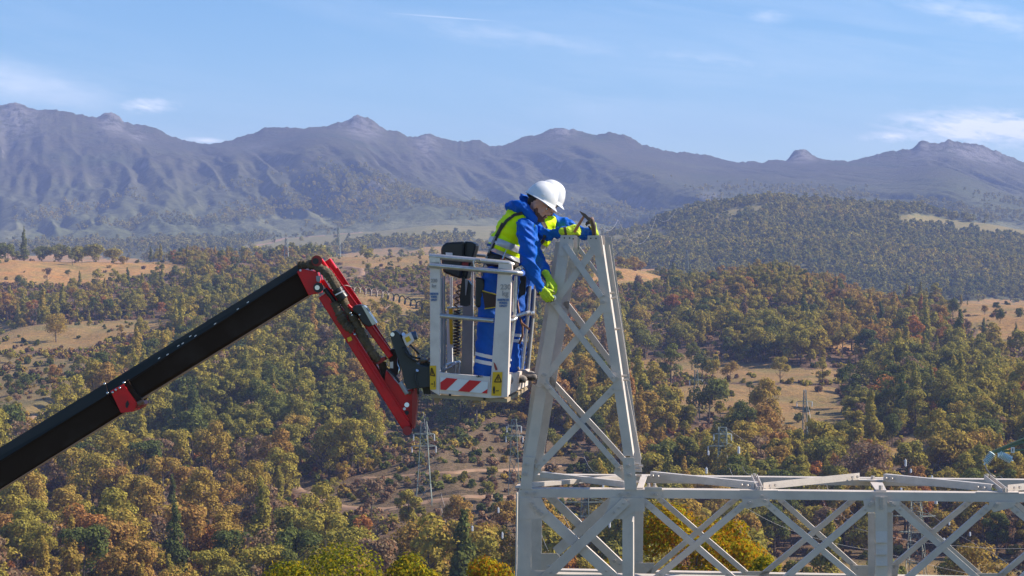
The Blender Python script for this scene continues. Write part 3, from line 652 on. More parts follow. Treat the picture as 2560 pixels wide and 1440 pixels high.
gn_scatter('hedges', np.stack([X, Y, Z - 0.3, rs.uniform(0, 6.28, n), rs.uniform(0.35, 0.9, n), rs.choice([5, 5, 5, 0, 3], n), np.clip(rs.normal(size=n) * 0.14 + 0.18, 0, 0.9)], 1), MIDC, 'uneven lines of dark bushes growing across the dry meadows')
# --- wooded middle hill and valley trees
X, Y, Z, px, py, a = scatter(1560, 3450, 6.8, -0.40, 0.40, rs, lambda px, py, X, Y: np.where(px > 1460, np.clip(0.45 + 1.2 * fbm(X / 120, Y / 120, 3), 0, 0.97), np.clip(2.4 * fbm(X / 160, Y / 160, 3) - 0.75, 0, 0.8)))
n = len(X); tint = np.clip(0.10 + 0.28 * fbm(X / 200, Y / 200, 3) + rs.normal(size=n) * 0.08, 0, 0.9)
gn_scatter('woodland', np.stack([X, Y, Z - 0.5, rs.uniform(0, 6.28, n), rs.uniform(0.6, 1.15, n), rs.choice([0, 1, 3, 7, 5], n), tint], 1), FARC, 'hazy green wood on the middle hill and valley floor')
# --- trees on the mountain side
X, Y, Z, px, py, a = scatter(3450, 4600, 11.0, -0.39, 0.39, rs, lambda px, py, X, Y: np.clip(5 * fbm(X / 170, Y / 170, 4) - 2.2, 0, 0.9) * np.clip((4500 - Y) / 700, 0, 0.9))
n = len(X); tint = np.clip(0.15 + 0.25 * fbm(X / 300, Y / 300, 3) + rs.normal(size=n) * 0.06, 0, 0.9)
gn_scatter('mountain_forest', np.stack([X, Y, Z - 0.5, rs.uniform(0, 6.28, n), rs.uniform(0.6, 1.2, n), rs.choice([0, 3, 5, 1], n), tint], 1), FARC, 'dark scattered wood on the lower mountain side')

# --- single trees that stand out
FEAT = [(20,640,0,2.45,0.10,'dark tree clump beside the frame edge on the crest',5), (150,648,0,2.80,0.20,'second dark crown of the crest row above the orange meadow',5), (235,652,0,2.80,0.28,'fullest olive crown on the crest above the orange meadow',5),
 (190,655,0,2.27,0.10,'green round tree between the olive crowns on the crest',5), (310,660,0,1.3,0.5,'low ochre bush ending the crest row',5), (620,655,0,1.57,0.12,'dark round tree on the crest left of the boom tip',5), (575,650,0,0.8,0.2,'olive tree on the crest near the far road',1), (500,690,0,1.0,0.22,'olive tree at the right end of the orange meadow',3),
 (440,700,0,0.9,0.15,'dark tree under the right end of the orange meadow',0), (1560,668,0,1.57,0.5,'ochre tree on the crest right of the spike top',5), (1600,672,0,1.40,0.55,'brownish crown right of the ochre crest tree',5), (1640,655,0,0.7,0.3,'olive bush above the orange field right of the spike',5),
 (60,652,0,1.6,0.12,'dark pointed tree at the left end of the brown field crest',6), (35,632,0,1.49,0.16,'small dark tree left of the orange meadow, nearest the frame edge',5),
 (105,640,0,2.45,0.12,'dark green tree on the crest beside the pointed one',5), (205,650,0,2.62,0.30,'wide olive tree clump at the back of the orange meadow',5), (285,648,0,2.27,0.40,'brownish round tree on the right of the meadow clump',5),
 (118,712,0,1.0,0.98,'bare grey brown tree in front of the orange meadow',4), (345,792,0,1.1,0.37,'bright yellow-green tree above the boom',3), (250,790,0,1.0,0.88,'russet tree left of the bright yellow-green one',0),
 (140,855,0,1.2,0.50,'big ochre thicket tree on the pale clearing',3), (355,862,0,0.9,0.40,'two-tone yellow tree at the edge of the pale clearing',1), (40,1030,0,0.7,0.42,'bright lime bush above the dirt track at the left edge',5),
 (1000,655,0,0.8,0.45,'ochre bush on the crest behind the black control box',5), (2382,795,0,1.0,0.10,'dark green tree on the sandy field, leftmost of the field trees',0),
 (2500,810,0,0.75,0.08,'dark small tree in the middle of the sandy field',0), (2460,850,0,0.7,0.12,'slim dark tree at the foot of the sandy field',2), (2540,850,0,0.6,0.15,'small conifer-like tree at the right edge of the sandy field',6),
 (2300,1350,0,0.9,0.78,'vivid orange-red tree right of the ladder post',1), (1912,1085,0,0.7,0.14,'dark round tree at the foot of the meadow',0), (1730,925,0,0.9,0.13,'dark tree between the two meadows',1),
 (1732,690,0,0.62,0.03,'dark lone tree on the crest right of the spike',0), (2400,915,0,1.0,0.12,'dark green broad tree right of the meadow',3), (2230,1120,0,1.0,0.05,'deep green tree below the meadow on the right',0)]
for (fx, fy, _, s, tn, lab, v) in FEAT:
    g_ = ground_pt(fx, fy, 480, 1560); place_tree(v, g_.x, g_.y, g_.z - 0.3, random.uniform(0, 6.28), s, tn, lab)

# --- the near trees whose tops reach into the bottom of the picture
PALN = [(0.09, 0.11, 0.015), (0.22, 0.22, 0.015), (0.36, 0.31, 0.015), (0.40, 0.22, 0.010), (0.44, 0.14, 0.010), (0.34, 0.075, 0.012)]
M_leafn = leaf_mat('near_foliage', PALN, 0.40, 0.55)
def near_tree(label, cx, top, Yd, wpx, tint, n, leaf, kind='round', seed=1, base=0.2, name='tree'):
    rs = np.random.RandomState(seed); c = P(cx, top, Yd); gz = float(height(c.x, c.y)); h = c.z - gz; w = wpx / F * Yd
    q = crown_quads(rs, h, w, n, leaf, kind, base); o = thing(name, label, 'tree', (c.x, c.y, gz))
    me = quads_mesh('crown', q, M_leafn); cr = bpy.data.objects.new('crown', me); C.objects.link(cr); cr.parent = o; cr['tint'] = tint
    tk = trunk_mb(rs, h, w, base, 16, 0.13); tm = bpy.data.meshes.new('trunk'); tm.from_pydata([tuple(v) for v in tk.v], [], tk.f); tm.materials.append(M_bark)
    tr = bpy.data.objects.new('trunk', tm); C.objects.link(tr); tr.parent = o; return o
near_tree('large golden and orange maple crown behind the steel beam', 1745, 1222, 95, 430, 0.50, 24000, 0.17, 'maple', 4, 0.12)
near_tree('smaller orange and green tree seen through the beam between tower legs', 1450, 1352, 92, 330, 0.62, 11000, 0.17, 'round', 8)
near_tree('lower green-gold shoulder of foliage right of the maple', 1865, 1318, 90, 230, 0.28, 7000, 0.17, 'round', 9)
near_tree('bright yellow-green treetop with bare twigs at the bottom edge', 830, 1312, 82, 400, 0.24, 10000, 0.13, 'round', 12)
near_tree('thin yellow-green treetop left of the other at the bottom edge', 700, 1350, 80, 250, 0.27, 4500, 0.13, 'sparse', 13)
near_tree('small lime treetop between the two broad ones at the bottom edge', 930, 1330, 80, 210, 0.30, 4500, 0.13, 'round', 21)
near_tree('dense green-gold treetop in the middle of the bottom edge', 1030, 1355, 84, 220, 0.30, 7000, 0.14, 'round', 14)
near_tree('rust and gold treetop just left of the tower foot', 1225, 1368, 88, 230, 0.50, 7000, 0.15, 'round', 15)
near_tree('pale brown-green treetop between the gold ones at the bottom edge', 1125, 1372, 86, 170, 0.45, 4000, 0.14, 'sparse', 16)
# ------------------------------------------------------------------ steel gantry
M_steel = mat('galvanised_steel', (0.62, 0.545, 0.475), 0.55, 0.0, col2=(0.49, 0.43, 0.385), nscale=4.0, ndetail=9, contrast=(0.4, 0.72), bump=0.08, bscale=60, spec=0.45)
M_steel2 = mat('galvanised_steel_shaded', (0.50, 0.455, 0.42), 0.5, 0.05, col2=(0.60, 0.55, 0.515), nscale=9.0, ndetail=7, bump=0.08, bscale=60)  # darker steel: shade on rear, side and some bracing members put into the colour
M_bolt = mat('bolt_steel', (0.46, 0.41, 0.37), 0.5, 0.2)
YAW = R(5.0)
GO = P(1310, 1223, 16.60); GW = Vector((math.sin(YAW), math.cos(YAW), 0)); GU = Vector((math.cos(YAW), -math.sin(YAW), 0)); GZ = Vector((0, 0, 1))
DEP = 0.90
def onplane(px, py, w, O=GO, n=GW):
    d = ray(px, py); q = O + n * w; return d * (q.dot(n) / d.dot(n))
gantry_root = thing('lattice_gantry', 'pale grey galvanised lattice gantry with a tapering spike above a long beam', 'gantry', (GO.x + 0.5, GO.y, -22.0))
def inplane_u(p0, p1, up=True):
    d = (p1 - p0).normalized(); u = d.cross(GW).normalized()
    if (u.z < 0) == up and abs(u.z) > 1e-3: u = -u
    return u
def angle_bar(name, a, b, w, wpx, m=M_steel, leg=None, edge=1, t=0.007, bolts=2, flip=1, wpx1=None, parent=None, out=None):
    """rolled angle from photo point a to b on the vertical plane at depth w; one leg in the plane, the other standing back from one edge"""
    p0, p1 = onplane(*a, w), onplane(*b, w); hw = wpx / 2 / 300; hw1 = (wpx1 or wpx) / 2 / 300
    u = inplane_u(p0, p1); leg = leg if leg is not None else hw * 2
    mb = MB(); mb.bar(p0, p1, u, hw, GW, 0, t, 0, hw1)
    if edge > 0: e0, e1 = (hw - t, hw), (hw1 - t, hw1)
    else: e0, e1 = (-hw, -hw + t), (-hw1, -hw1 + t)
    if flip > 0: mb.bar(p0, p1, u, e0, GW, t, leg, 0, e1)
    else: mb.bar(p0, p1, u, e0, GW, -leg, 0, 0, e1)
    o = mb.build(name, m, parent or gantry_root)
    if bolts:
        d = (p1 - p0).normalized(); bm_ = MB()
        for base, sg in ((p0, 1), (p1, -1)):
            for k in range(bolts): bm_.hexbolt(base + d * sg * (0.035 + 0.055 * k) - GW * 0.0, -GW, 0.010, 0.012)
        bm_.build('bolt', M_bolt, o)
    return o
def gplate(name, pts, w, t=0.01, m=M_steel, bolts=(), parent=None, back=0.0):
    P3 = [onplane(px, py, w) for px, py in pts]; mb = MB(); mb.plate(P3, -GW, t, 0, back); o = mb.build(name, m, parent or gantry_root)
    if bolts:
        b_ = MB()
        for px, py in bolts: b_.hexbolt(onplane(px, py, w) - GW * (t - back), -GW, 0.015, 0.018)
        b_.build('bolt', M_bolt, o)
    return o
f, r = 0.0, DEP
# --- spike legs (front)
def leg_front(pts, inner):
    pass
def leg(name, outer, inner, w, side, depth=0.09, m=M_steel, t=0.009):
    """tapered leg given by photo outlines: outer edge (top,bottom), inner edge (top,bottom); its second flange runs back from the outer edge"""
    a0, b0 = onplane(*outer[0], w), onplane(*outer[1], w); a1, b1 = onplane(*inner[0], w), onplane(*inner[1], w)
    mb = MB(); mb.hexa([a0, a1, a1 + GW * t, a0 + GW * t], [b0, b1, b1 + GW * t, b0 + GW * t])
    ua = (a1 - a0).normalized() * t; ub = (b1 - b0).normalized() * t
    mb.hexa([a0 + GW * t, a0 + ua + GW * t, a0 + ua + GW * depth, a0 + GW * depth], [b0 + GW * t, b0 + ub + GW * t, b0 + ub + GW * depth, b0 + GW * depth])
    return mb.build(name, m, gantry_root)
leg('spike_leg', [(1402, 590), (1311, 1148)], [(1430, 590), (1338, 1148)], f, -1, 0.14)
leg('spike_leg', [(1503, 589), (1583, 1140)], [(1480, 589), (1559, 1140)], f, 1, 0.34)
leg('spike_leg', [(1432, 592), (1324, 1180)], [(1452, 592), (1352, 1180)], 0.80, -1, 0.02, M_steel2)
leg('spike_leg', [(1528, 592), (1605, 1180)], [(1508, 592), (1580, 1180)], 0.86, 1, 0.02)
# outer cover angles, upper pair ending above the middle joint, lower pair below it
def strip(a, b, wpx, w, m=M_steel, name='cover_angle', d=0.05):
    p0, p1 = onplane(*a, w), onplane(*b, w); mb = MB(); hw = wpx / 600; u = inplane_u(p0, p1); mb.bar(p0, p1, u, hw, GW, 0, 0.008); mb.bar(p0, p1, u, (hw - 0.008, hw) if p1.x > p0.x else (-hw, -hw + 0.008), GW, 0.008, d)
    return mb.build(name, m, gantry_root)
strip((1399, 606), (1344, 944), 20, 0.45, M_steel2)
strip((1515, 613), (1564, 936), 17, 0.45)
strip((1336, 962), (1312, 1150), 13, 0.45, M_steel2)
strip((1558, 952), (1596, 1150), 15, 0.45)
# top plates of the spike with bolt holes
gplate('gusset_plate', [(1402, 588), (1434, 588), (1434, 616), (1424, 640), (1396, 640)], f - 0.001, bolts=[], t=0.008)
gplate('gusset_plate', [(1435, 588), (1443, 589), (1443, 622), (1435, 618)], 0.10, m=M_steel2)
gplate('gusset_plate', [(1469, 589), (1498, 588), (1505, 640), (1488, 640), (1469, 604)], f - 0.001, bolts=[], t=0.008)
gplate('gusset_plate', [(1504, 588), (1511, 588), (1513, 612), (1506, 612)], 0.12)
for c_ in ((1424, 595), (1433, 597), (1411, 595), (1477, 596), (1490, 596)):
    MB().tube([onplane(*c_, -0.012), onplane(*c_, 0.0)], 0.0065, 8).build('bolt_hole', mat('hole_dark', (0.03, 0.03, 0.03)), gantry_root)
# --- spike bracing
S = 'spike_brace'
angle_bar(S, (1412, 612), (1503, 742), f - 0.024, 15, M_steel2, 0.03, 1, bolts=0)
angle_bar(S, (1492, 612), (1398, 742), f - 0.004, 17, M_steel, 0.04, -1, bolts=0)
angle_bar(S, (1445, 618), (1502, 697), r - 0.1, 9, M_steel2, 0.04, 1, bolts=0)
angle_bar(S, (1482, 628), (1398, 748), 0.80, 12, M_steel2, 0.03, -1, bolts=0)
angle_bar(S, (1380, 752), (1538, 952), f - 0.024, 14, M_steel2, 0.03, 1, bolts=1)
angle_bar(S, (1412, 755), (1530, 910), 0.80, 15, M_steel, 0.05, 1, bolts=0)
angle_bar(S, (1507, 768), (1368, 938), f - 0.004, 18, M_steel, 0.04, -1, bolts=0)
angle_bar(S, (1356, 952), (1546, 1168), f - 0.020, 12, M_steel, 0.05, 1)
angle_bar(S, (1372, 945), (1560, 1150), 0.80, 13, M_steel, 0.06, 1, bolts=0)
angle_bar(S, (1540, 965), (1342, 1170), f - 0.004, 17, M_steel, 0.05, -1)
# joint plates along the legs
for pts, bl in (([(1498, 742), (1524, 742), (1528, 782), (1504, 782)], [(1509, 755), (1513, 768)]), ([(1372, 735), (1400, 735), (1396, 775), (1368, 775)], [(1384, 748), (1381, 762)]),
                ([(1530, 930), (1551, 930), (1556, 975), (1536, 975)], [(1541, 945), (1545, 962)]), ([(1347, 925), (1376, 925), (1372, 968), (1342, 968)], [(1358, 938), (1354, 955)])):
    gplate('joint_plate', pts, f - 0.002, 0.005, bolts=bl[:1])
# studs standing out on the right-hand side of the spike
for (cx, cy) in ((1527, 733), (1532, 745), (1541, 823), (1558, 940), (1562, 950), (1557, 940)):
    MB().tube([onplane(cx - 4, cy, 0.05), onplane(cx + 9, cy - 1, 0.05)], 0.011, 6).build('stud', M_bolt, gantry_root)
# splice sleeves where the spike sits on the beam
gplate('splice_plate', [(1308, 1143), (1337, 1143), (1329, 1222), (1300, 1222)], f - 0.012, 0.010, bolts=[(1317, 1161), (1313, 1185)])
gplate('splice_plate', [(1556, 1144), (1585, 1144), (1592, 1224), (1562, 1224)], f - 0.012, 0.010, bolts=[(1571, 1164), (1574, 1187)])
gplate('gusset_plate', [(1332, 1160), (1352, 1160), (1352, 1176), (1330, 1205)], f + 0.02, bolts=[(1342, 1166)])
gplate('gusset_plate', [(1540, 1163), (1557, 1163), (1561, 1202), (1534, 1182)], f + 0.02, bolts=[(1548, 1172)])
gplate('gusset_plate', [(1344, 1132), (1372, 1137), (1352, 1166), (1334, 1160)], 0.82, m=M_steel2, bolts=[(1340, 1152)])
for (cx, cy) in ((1590, 1160), (1593, 1172), (1596, 1188), (1600, 1165), (1590, 1205)):
    MB().tube([onplane(cx - 5, cy, 0.12), onplane(cx + 8, cy, 0.12)], 0.011, 6).build('stud', M_bolt, gantry_root)
# --- beam chords : flange facing us plus a flat flange on top
def chord(a, b, w, hpx, m=M_steel, deep=0.10, name='chord', up=True):
    p0, p1 = onplane(*a, w), onplane(*b, w); h = hpx / 300; mb = MB()
    mb.bar(p0, p1, GZ, (-h, 0), GW, 0, 0.009); mb.bar(p0, p1, GZ, (-0.009, 0) if up else (-h, -h + 0.009), GW, 0.009, deep)
    return mb.build(name, m, gantry_root)
chord((1304, 1222), (1655, 1224), f - 0.010, 21.5, deep=0.13)
chord((1654, 1224), (2760, 1236), f, 21.5, deep=0.12)
chord((1330, 1187), (1640, 1189), r, 19, m=M_steel, deep=0.10)
chord((1640, 1190), (2760, 1202), r, 19, deep=0.10)
chord((1325, 1434), (2760, 1464), f, 24, deep=0.12)
chord((1330, 1424), (2760, 1450), r, 20, deep=0.10)
# bolts on the chord
for (cx, cy) in ((1315, 1233), (1336, 1233), (1550, 1236), (1571, 1236), (1630, 1236), (1640, 1236)):
    MB().hexbolt(onplane(cx, cy, f - 0.010), -GW, 0.014, 0.02).build('bolt', M_bolt, gantry_root)
for (cx, cy) in ((1622, 1222), (1637, 1222)):
    q = onplane(cx, cy, 0.05) ; mb = MB(); mb.hexbolt(q, GZ, 0.020, 0.025); mb.hexbolt(q + GZ * 0.025, GZ, 0.013, 0.02); mb.build('bolt', M_bolt, gantry_root)
gplate('splice_plate', [(1612, 1217), (1655, 1218), (1655, 1224), (1612, 1224)], f - 0.012, 0.012)
# --- end posts of the first cell
gplate('post_flange', [(1297, 1224), (1328, 1224), (1328, 1700), (1290, 1700)], f - 0.004, 0.008)
gplate('post_flange', [(1297, 1224), (1300, 1224), (1294, 1700), (1290, 1700)], f, 0.12, back=0.128)
gplate('post_flange', [(1556, 1245), (1587, 1245), (1587, 1700), (1556, 1700)], f - 0.004, 0.008)
gplate('post_flange', [(1585, 1278), (1588, 1278), (1588, 1700), (1585, 1700)], f, 0.32, back=0.326)
gplate('post_flange', [(1328, 1290), (1355, 1290), (1352, 1700), (1326, 1700)], r, 0.01, M_steel2)
gplate('post_flange', [(1587, 1245), (1609, 1245), (1603, 1700), (1584, 1700)], r, 0.01, M_steel2)
gplate('gusset_plate', [(1299, 1244), (1353, 1244), (1371, 1282), (1353, 1296), (1328, 1297), (1299, 1300)], f - 0.012, 0.008, bolts=[(1330, 1259), (1337, 1269), (1345, 1277), (1353, 1284)])
gplate('gusset_plate', [(1527, 1244), (1612, 1244), (1612, 1278), (1587, 1278), (1556, 1298), (1528, 1297), (1512, 1285)], f - 0.012, 0.008, bolts=[(1556, 1255), (1549, 1266), (1541, 1274), (1532, 1282)])
gplate('gusset_plate', [(1353, 1383), (1393, 1383), (1402, 1394), (1353, 1440)], r - 0.01, 0.008)
gplate('gusset_plate', [(1328, 1427), (1372, 1427), (1372, 1470), (1328, 1470)], f - 0.006, 0.008, bolts=[(1371, 1416)])
gplate('gusset_plate', [(1530, 1402), (1556, 1402), (1556, 1432), (1532, 1432), (1520, 1395)], r - 0.01, 0.008, bolts=[(1536, 1402)])
B = 'beam_brace'
angle_bar(B, (1340, 1268), (1536, 1446), f - 0.006, 26, M_steel, 0.05, 1)
angle_bar(B, (1370, 1238), (1568, 1428), r - 0.02, 20, M_steel, 0.05, 1)
angle_bar(B, (1545, 1240), (1390, 1380), r - 0.06, 26, M_steel2, 0.04, -1, bolts=0)
angle_bar(B, (1566, 1252), (1345, 1462), f - 0.045, 24, M_steel, 0.035, 1, bolts=3)
# --- further cells of the beam : the near face and the far face
def cell(fr, rr, bw=15):
    for a, b in fr: angle_bar(B, a, b, f - (0.010 if b[0] > a[0] else 0.020), bw, M_steel, 0.05, 1)
    for a, b in rr: angle_bar(B, a, b, r - (0.010 if b[0] > a[0] else 0.020), bw - 2, M_steel, 0.05, 1)
cell([((1609, 1253), (1840, 1453)), ((1860, 1262), (1630, 1455))], [((1640, 1240), (1900, 1463)), ((1845, 1243), (1588, 1465))])
cell([((1915, 1258), (2150, 1456)), ((2184, 1257), (1950, 1458))], [((1940, 1240), (2150, 1428)), ((2140, 1244), (1880, 1460))])
cell([((2229, 1257), (2460, 1461)), ((2474, 1266), (2250, 1463))], [((2235, 1248), (2460, 1446)), ((2432, 1248), (2205, 1440))])
cell([((2522, 1262), (2760, 1460)), ((2750, 1262), (2540, 1462))], [((2520, 1240), (2740, 1430)), ((2730, 1250), (2490, 1450))])
gplate('gusset_plate', [(1855, 1246), (1925, 1247), (1922, 1262), (1866, 1272), (1857, 1262)], f - 0.012, 0.007, bolts=[(1875, 1257), (1871, 1262), (1905, 1241), (1912, 1252)])
gplate('gusset_plate', [(2158, 1251), (2250, 1252), (2248, 1262), (2228, 1281), (2170, 1281), (2160, 1262)], f - 0.012, 0.007, bolts=[(2178, 1258), (2174, 1264), (2226, 1257), (2230, 1262)])
gplate('gusset_plate', [(2472, 1254), (2540, 1255), (2534, 1268), (2484, 1280), (2472, 1266)], f - 0.012, 0.007, bolts=[(2492, 1261), (2488, 1266)])
# second post with ladder-like steps
post = gplate('post_flange', [(2188, 1240), (2218, 1240), (2219, 1700), (2187, 1700)], f - 0.02, 0.01, bolts=[(2203, 1246), (2203, 1254), (2203, 1262), (2203, 1270)])
gplate('post_flange', [(2216, 1278), (2229, 1278), (2230, 1700), (2217, 1700)], f + 0.05, 0.01)
gplate('post_flange', [(2170, 1282), (2187, 1282), (2187, 1700), (2169, 1700)], r - 0.3, 0.01, M_steel2)
gplate('post_flange', [(2228, 1282), (2232, 1282), (2232, 1700), (2228, 1700)], r - 0.1, 0.01, M_steel)
for y0_, d_ in ((1328, 0.0), (1358, 0.018), (1386, 0.030)):
    p0, p1 = onplane(2189, y0_, -0.03), onplane(2218, y0_, -0.03); MB().hexa([p0, p1, p1 + GW * 0.01, p0 + GW * 0.01], [p0 - GZ * 0.09 - GW * 0.028, p1 - GZ * 0.09 - GW * 0.028, p1 - GZ * 0.09, p0 - GZ * 0.09]).build('step_plate', M_steel, gantry_root)
for pts in ([(2124, 1413), (2170, 1413), (2170, 1460), (2135, 1460)], [(2222, 1413), (2248, 1413), (2240, 1460), (2222, 1460)], [(1588, 1407), (1637, 1407), (1620, 1450), (1588, 1450)], [(1862, 1428), (1925, 1428), (1915, 1450), (1870, 1450)], [(2436, 1433), (2508, 1433), (2500, 1450), (2440, 1450)]):
    gplate('gusset_plate', pts, r - 0.012, 0.008)
# the top face between the two chords: cross members and zigzag bars
def onz(px, py, z):     # point on a horizontal plane
    d = ray(px, py); return d * (z / d.z)
ztop = onplane(1700, 1225, 0).z
def topbar(name, a, b, h=0.06, wd=0.05, m=M_steel, up=1, bolts=True, za=0.0, zb=0.0):
    p0 = onplane(*a[:2], a[2]); p1 = onplane(*b[:2], b[2]); d = (p1 - p0).normalized(); n = Vector((d.y, -d.x, 0)).normalized(); n = n if n.y > 0 else -n
    mb = MB(); mb.bar(p0, p1, n, (0, 0.006), GZ, 0, h); mb.bar(p0, p1, n, (0.006, wd), GZ, 0, 0.006) if up else mb.bar(p0, p1, n, (0.006, wd), GZ, h - 0.006, h)
    o = mb.build(name, m, gantry_root)
    if bolts:
        b_ = MB()
        for c, sg in ((p0, 1), (p1, -1)):
            for k in range(2): q = c + d * sg * (0.05 + 0.06 * k) + n * 0.03; b_.hexbolt(q, GZ, 0.015, 0.04); b_.hexbolt(q + GZ * 0.03 - n * 0.05, -n, 0.013, 0.015)
        b_.build('bolt', M_bolt, o)
    return o
topbar('zigzag_bar', (1626, 1197, 0.80), (1886, 1224, 0.10), 0.062, 0.05, M_steel2, 0)
topbar('zigzag_bar', (1909, 1224, 0.10), (2149, 1199, 0.82), 0.058, 0.06)
topbar('zigzag_bar', (2208, 1203, 0.80), (2478, 1230, 0.10), 0.062, 0.05, M_steel2, 0)
topbar('zigzag_bar', (2520, 1229, 0.10), (2760, 1206, 0.82), 0.055, 0.06)
topbar('cross_bar', (1350, 1194, 0.78), (1560, 1219, 0.1), 0.05, 0.05, M_steel2, 0, False)
topbar('cross_bar', (1330, 1218, 0.10), (1560, 1199, 0.8), 0.035, 0.05, M_steel, 0, False)
def crossplate(name, pts, m=M_steel, t=0.012):
    P3 = [onplane(*p) for p in pts]; mb = MB(); n = (P3[1] - P3[0]).cross(P3[2] - P3[0]).normalized(); n = n if n.z > 0 else -n; mb.plate(P3, n, t); return mb.build(name, m, gantry_root)
crossplate('cross_bar', [(1592, 1223, 0.02), (1607, 1223, 0.02), (1619, 1190, 0.9), (1603, 1190, 0.9)])
crossplate('cross_bar', [(2190, 1229, 0.02), (2216, 1229, 0.02), (2205, 1206, 0.86), (2174, 1206, 0.86)])
crossplate('gusset_plate', [(2146, 1203, 0.78), (2225, 1204, 0.78), (2215, 1201, 0.9), (2150, 1200, 0.9)])
crossplate('gusset_plate', [(1850, 1227, 0.0), (1945, 1228, 0.0), (1940, 1224, 0.12), (1855, 1223, 0.12)], t=0.006)
crossplate('gusset_plate', [(2440, 1232, 0.0), (2548, 1233, 0.0), (2545, 1229, 0.12), (2445, 1228, 0.12)], t=0.006)
for (a, b, wd) in (((1886, 1196), (1900, 1228), 8), ((2468, 1197), (2512, 1232), 9)):   # short upright channels
    p0, p1 = onplane(*a, 0.30), onplane(*b, 0.02); mb = MB(); u = GU
    mb.bar(p0, p1, u, 0.020, GZ, -0.004, 0.004); mb.bar(p0, p1, u, (-0.026, -0.020), GZ, -0.01, 0.035); mb.bar(p0, p1, u, (0.020, 0.026), GZ, -0.01, 0.035)
    o = mb.build('short_channel', M_steel2, gantry_root); b_ = MB(); b_.hexbolt(p1 + GZ * 0.01, GZ, 0.014, 0.03); b_.hexbolt(p0 + GZ * 0.01, GZ, 0.014, 0.03); b_.build('bolt', M_bolt, o)
for c_ in ((2182, 1203, 0.85), (2202, 1227, 0.06)):
    MB().hexbolt(onplane(*c_), GZ, 0.018, 0.045).build('bolt', M_bolt, gantry_root)
# left stub sticking out of the first post
crossplate('gusset_plate', [(1296, 1212, 0.3), (1303, 1212, 0.3), (1303, 1222, 0.02), (1288, 1220, 0.1)])
# legs carried on down to the ground
for (px, w) in ((1311, f), (1572, f), (1340, r), (1596, r)):
    p = onplane(px, 1698, w); MB().bar(p, Vector((p.x, p.y, -22)), GU, 0.06, GW, 0, 0.12).build('leg', M_steel, gantry_root)
for k in range(9):
    za, zb = -3.6 - k * 2.0, -5.6 - k * 2.0
    for w in (f, r):
        a, b = onplane(1311, 1698, w), onplane(1572, 1698, w); a.z = za; b.z = zb; MB().bar(a, b, GZ, 0.04, GW, 0, 0.03).build('beam_brace', M_steel, gantry_root)
# ------------------------------------------------------------------ aerial lift
M_boom = mat('boom_black', (0.030, 0.017, 0.011), 0.6, 0.0, col2=(0.055, 0.040, 0.032), nscale=3.0, ndetail=9, contrast=(0.5, 0.85), bump=0.05, bscale=20, spec=0.12)
M_boomtop = mat('boom_top_grey', (0.020, 0.023, 0.019), 0.75, 0.0, col2=(0.035, 0.036, 0.030), nscale=1.5, spec=0.15)
M_red = mat('red_paint', (0.74, 0.004, 0.012), 0.4, 0.0, col2=(0.50, 0.012, 0.016), nscale=7, ndetail=8, coat=0.12, spec=0.35)
M_redd = mat('red_paint_worn', (0.36, 0.02, 0.018), 0.5, col2=(0.28, 0.035, 0.03), nscale=12)
M_blk = mat('black_plastic', (0.014, 0.014, 0.015), 0.38, col2=(0.022, 0.022, 0.024), nscale=8)
M_link = mat('dark_grey_paint', (0.030, 0.034, 0.036), 0.5, col2=(0.042, 0.046, 0.048), nscale=5)
M_sleeve = mat('hose_sleeve', (0.085, 0.062, 0.038), 0.85, col2=(0.17, 0.125, 0.08), nscale=14, bump=0.8, bscale=60)
M_chrome = mat('chrome', (0.6, 0.6, 0.6), 0.2, 1.0)
M_alu = mat('aluminium', (0.78, 0.67, 0.60), 0.48, 0.0, col2=(0.60, 0.50, 0.44), nscale=7, ndetail=9, contrast=(0.45, 0.80), bump=0.05, bscale=40)
M_tube = mat('aluminium_tube', (0.60, 0.58, 0.575), 0.30, 0.75, col2=(0.48, 0.46, 0.455), nscale=25)
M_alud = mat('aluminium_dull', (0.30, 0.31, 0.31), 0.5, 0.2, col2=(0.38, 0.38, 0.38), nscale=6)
M_yel = mat('yellow_label', (0.80, 0.47, 0.01), 0.5); M_ink = mat('black_ink', (0.02, 0.02, 0.02), 0.6)
M_white = mat('white_label', (0.78, 0.77, 0.76), 0.5); M_redtape = mat('red_reflective_tape', (0.66, 0.008, 0.014), 0.4)
M_blueink = mat('blue_ink', (0.10, 0.19, 0.40), 0.6); M_stencil = mat('grey_stencil', (0.40, 0.35, 0.33), 0.6)
M_brown = mat('cable_brown', (0.20, 0.10, 0.06), 0.6)
XA, YA = Vector((1, 0, 0)), Vector((0, 1, 0))
lift = thing('aerial_lift', 'black telescopic boom lift with a red jib carrying an aluminium basket', 'boom lift', P(0, 1180, 16.4))
def Q(px, py, Y=16.6): return P(px, py, Y)
def prism(name, front, Yf, Yb, m, parent=lift, front2=None, bevel=0.0):
    """photo outline built as a solid between two distances"""
    a = [P(x, y, Yf) for x, y in front]; b = [v + YA * (Yb - Yf) for v in a] if front2 is None else [P(x, y, Yb) for x, y in front2]
    k = len(a); mb = MB(); mb.add(a + b, [tuple(range(k)), tuple(range(k, 2 * k))[::-1]] + [(i, k + i, k + (i + 1) % k, (i + 1) % k) for i in range(k)])
    return mb.build(name, m, parent, bevel=bevel)
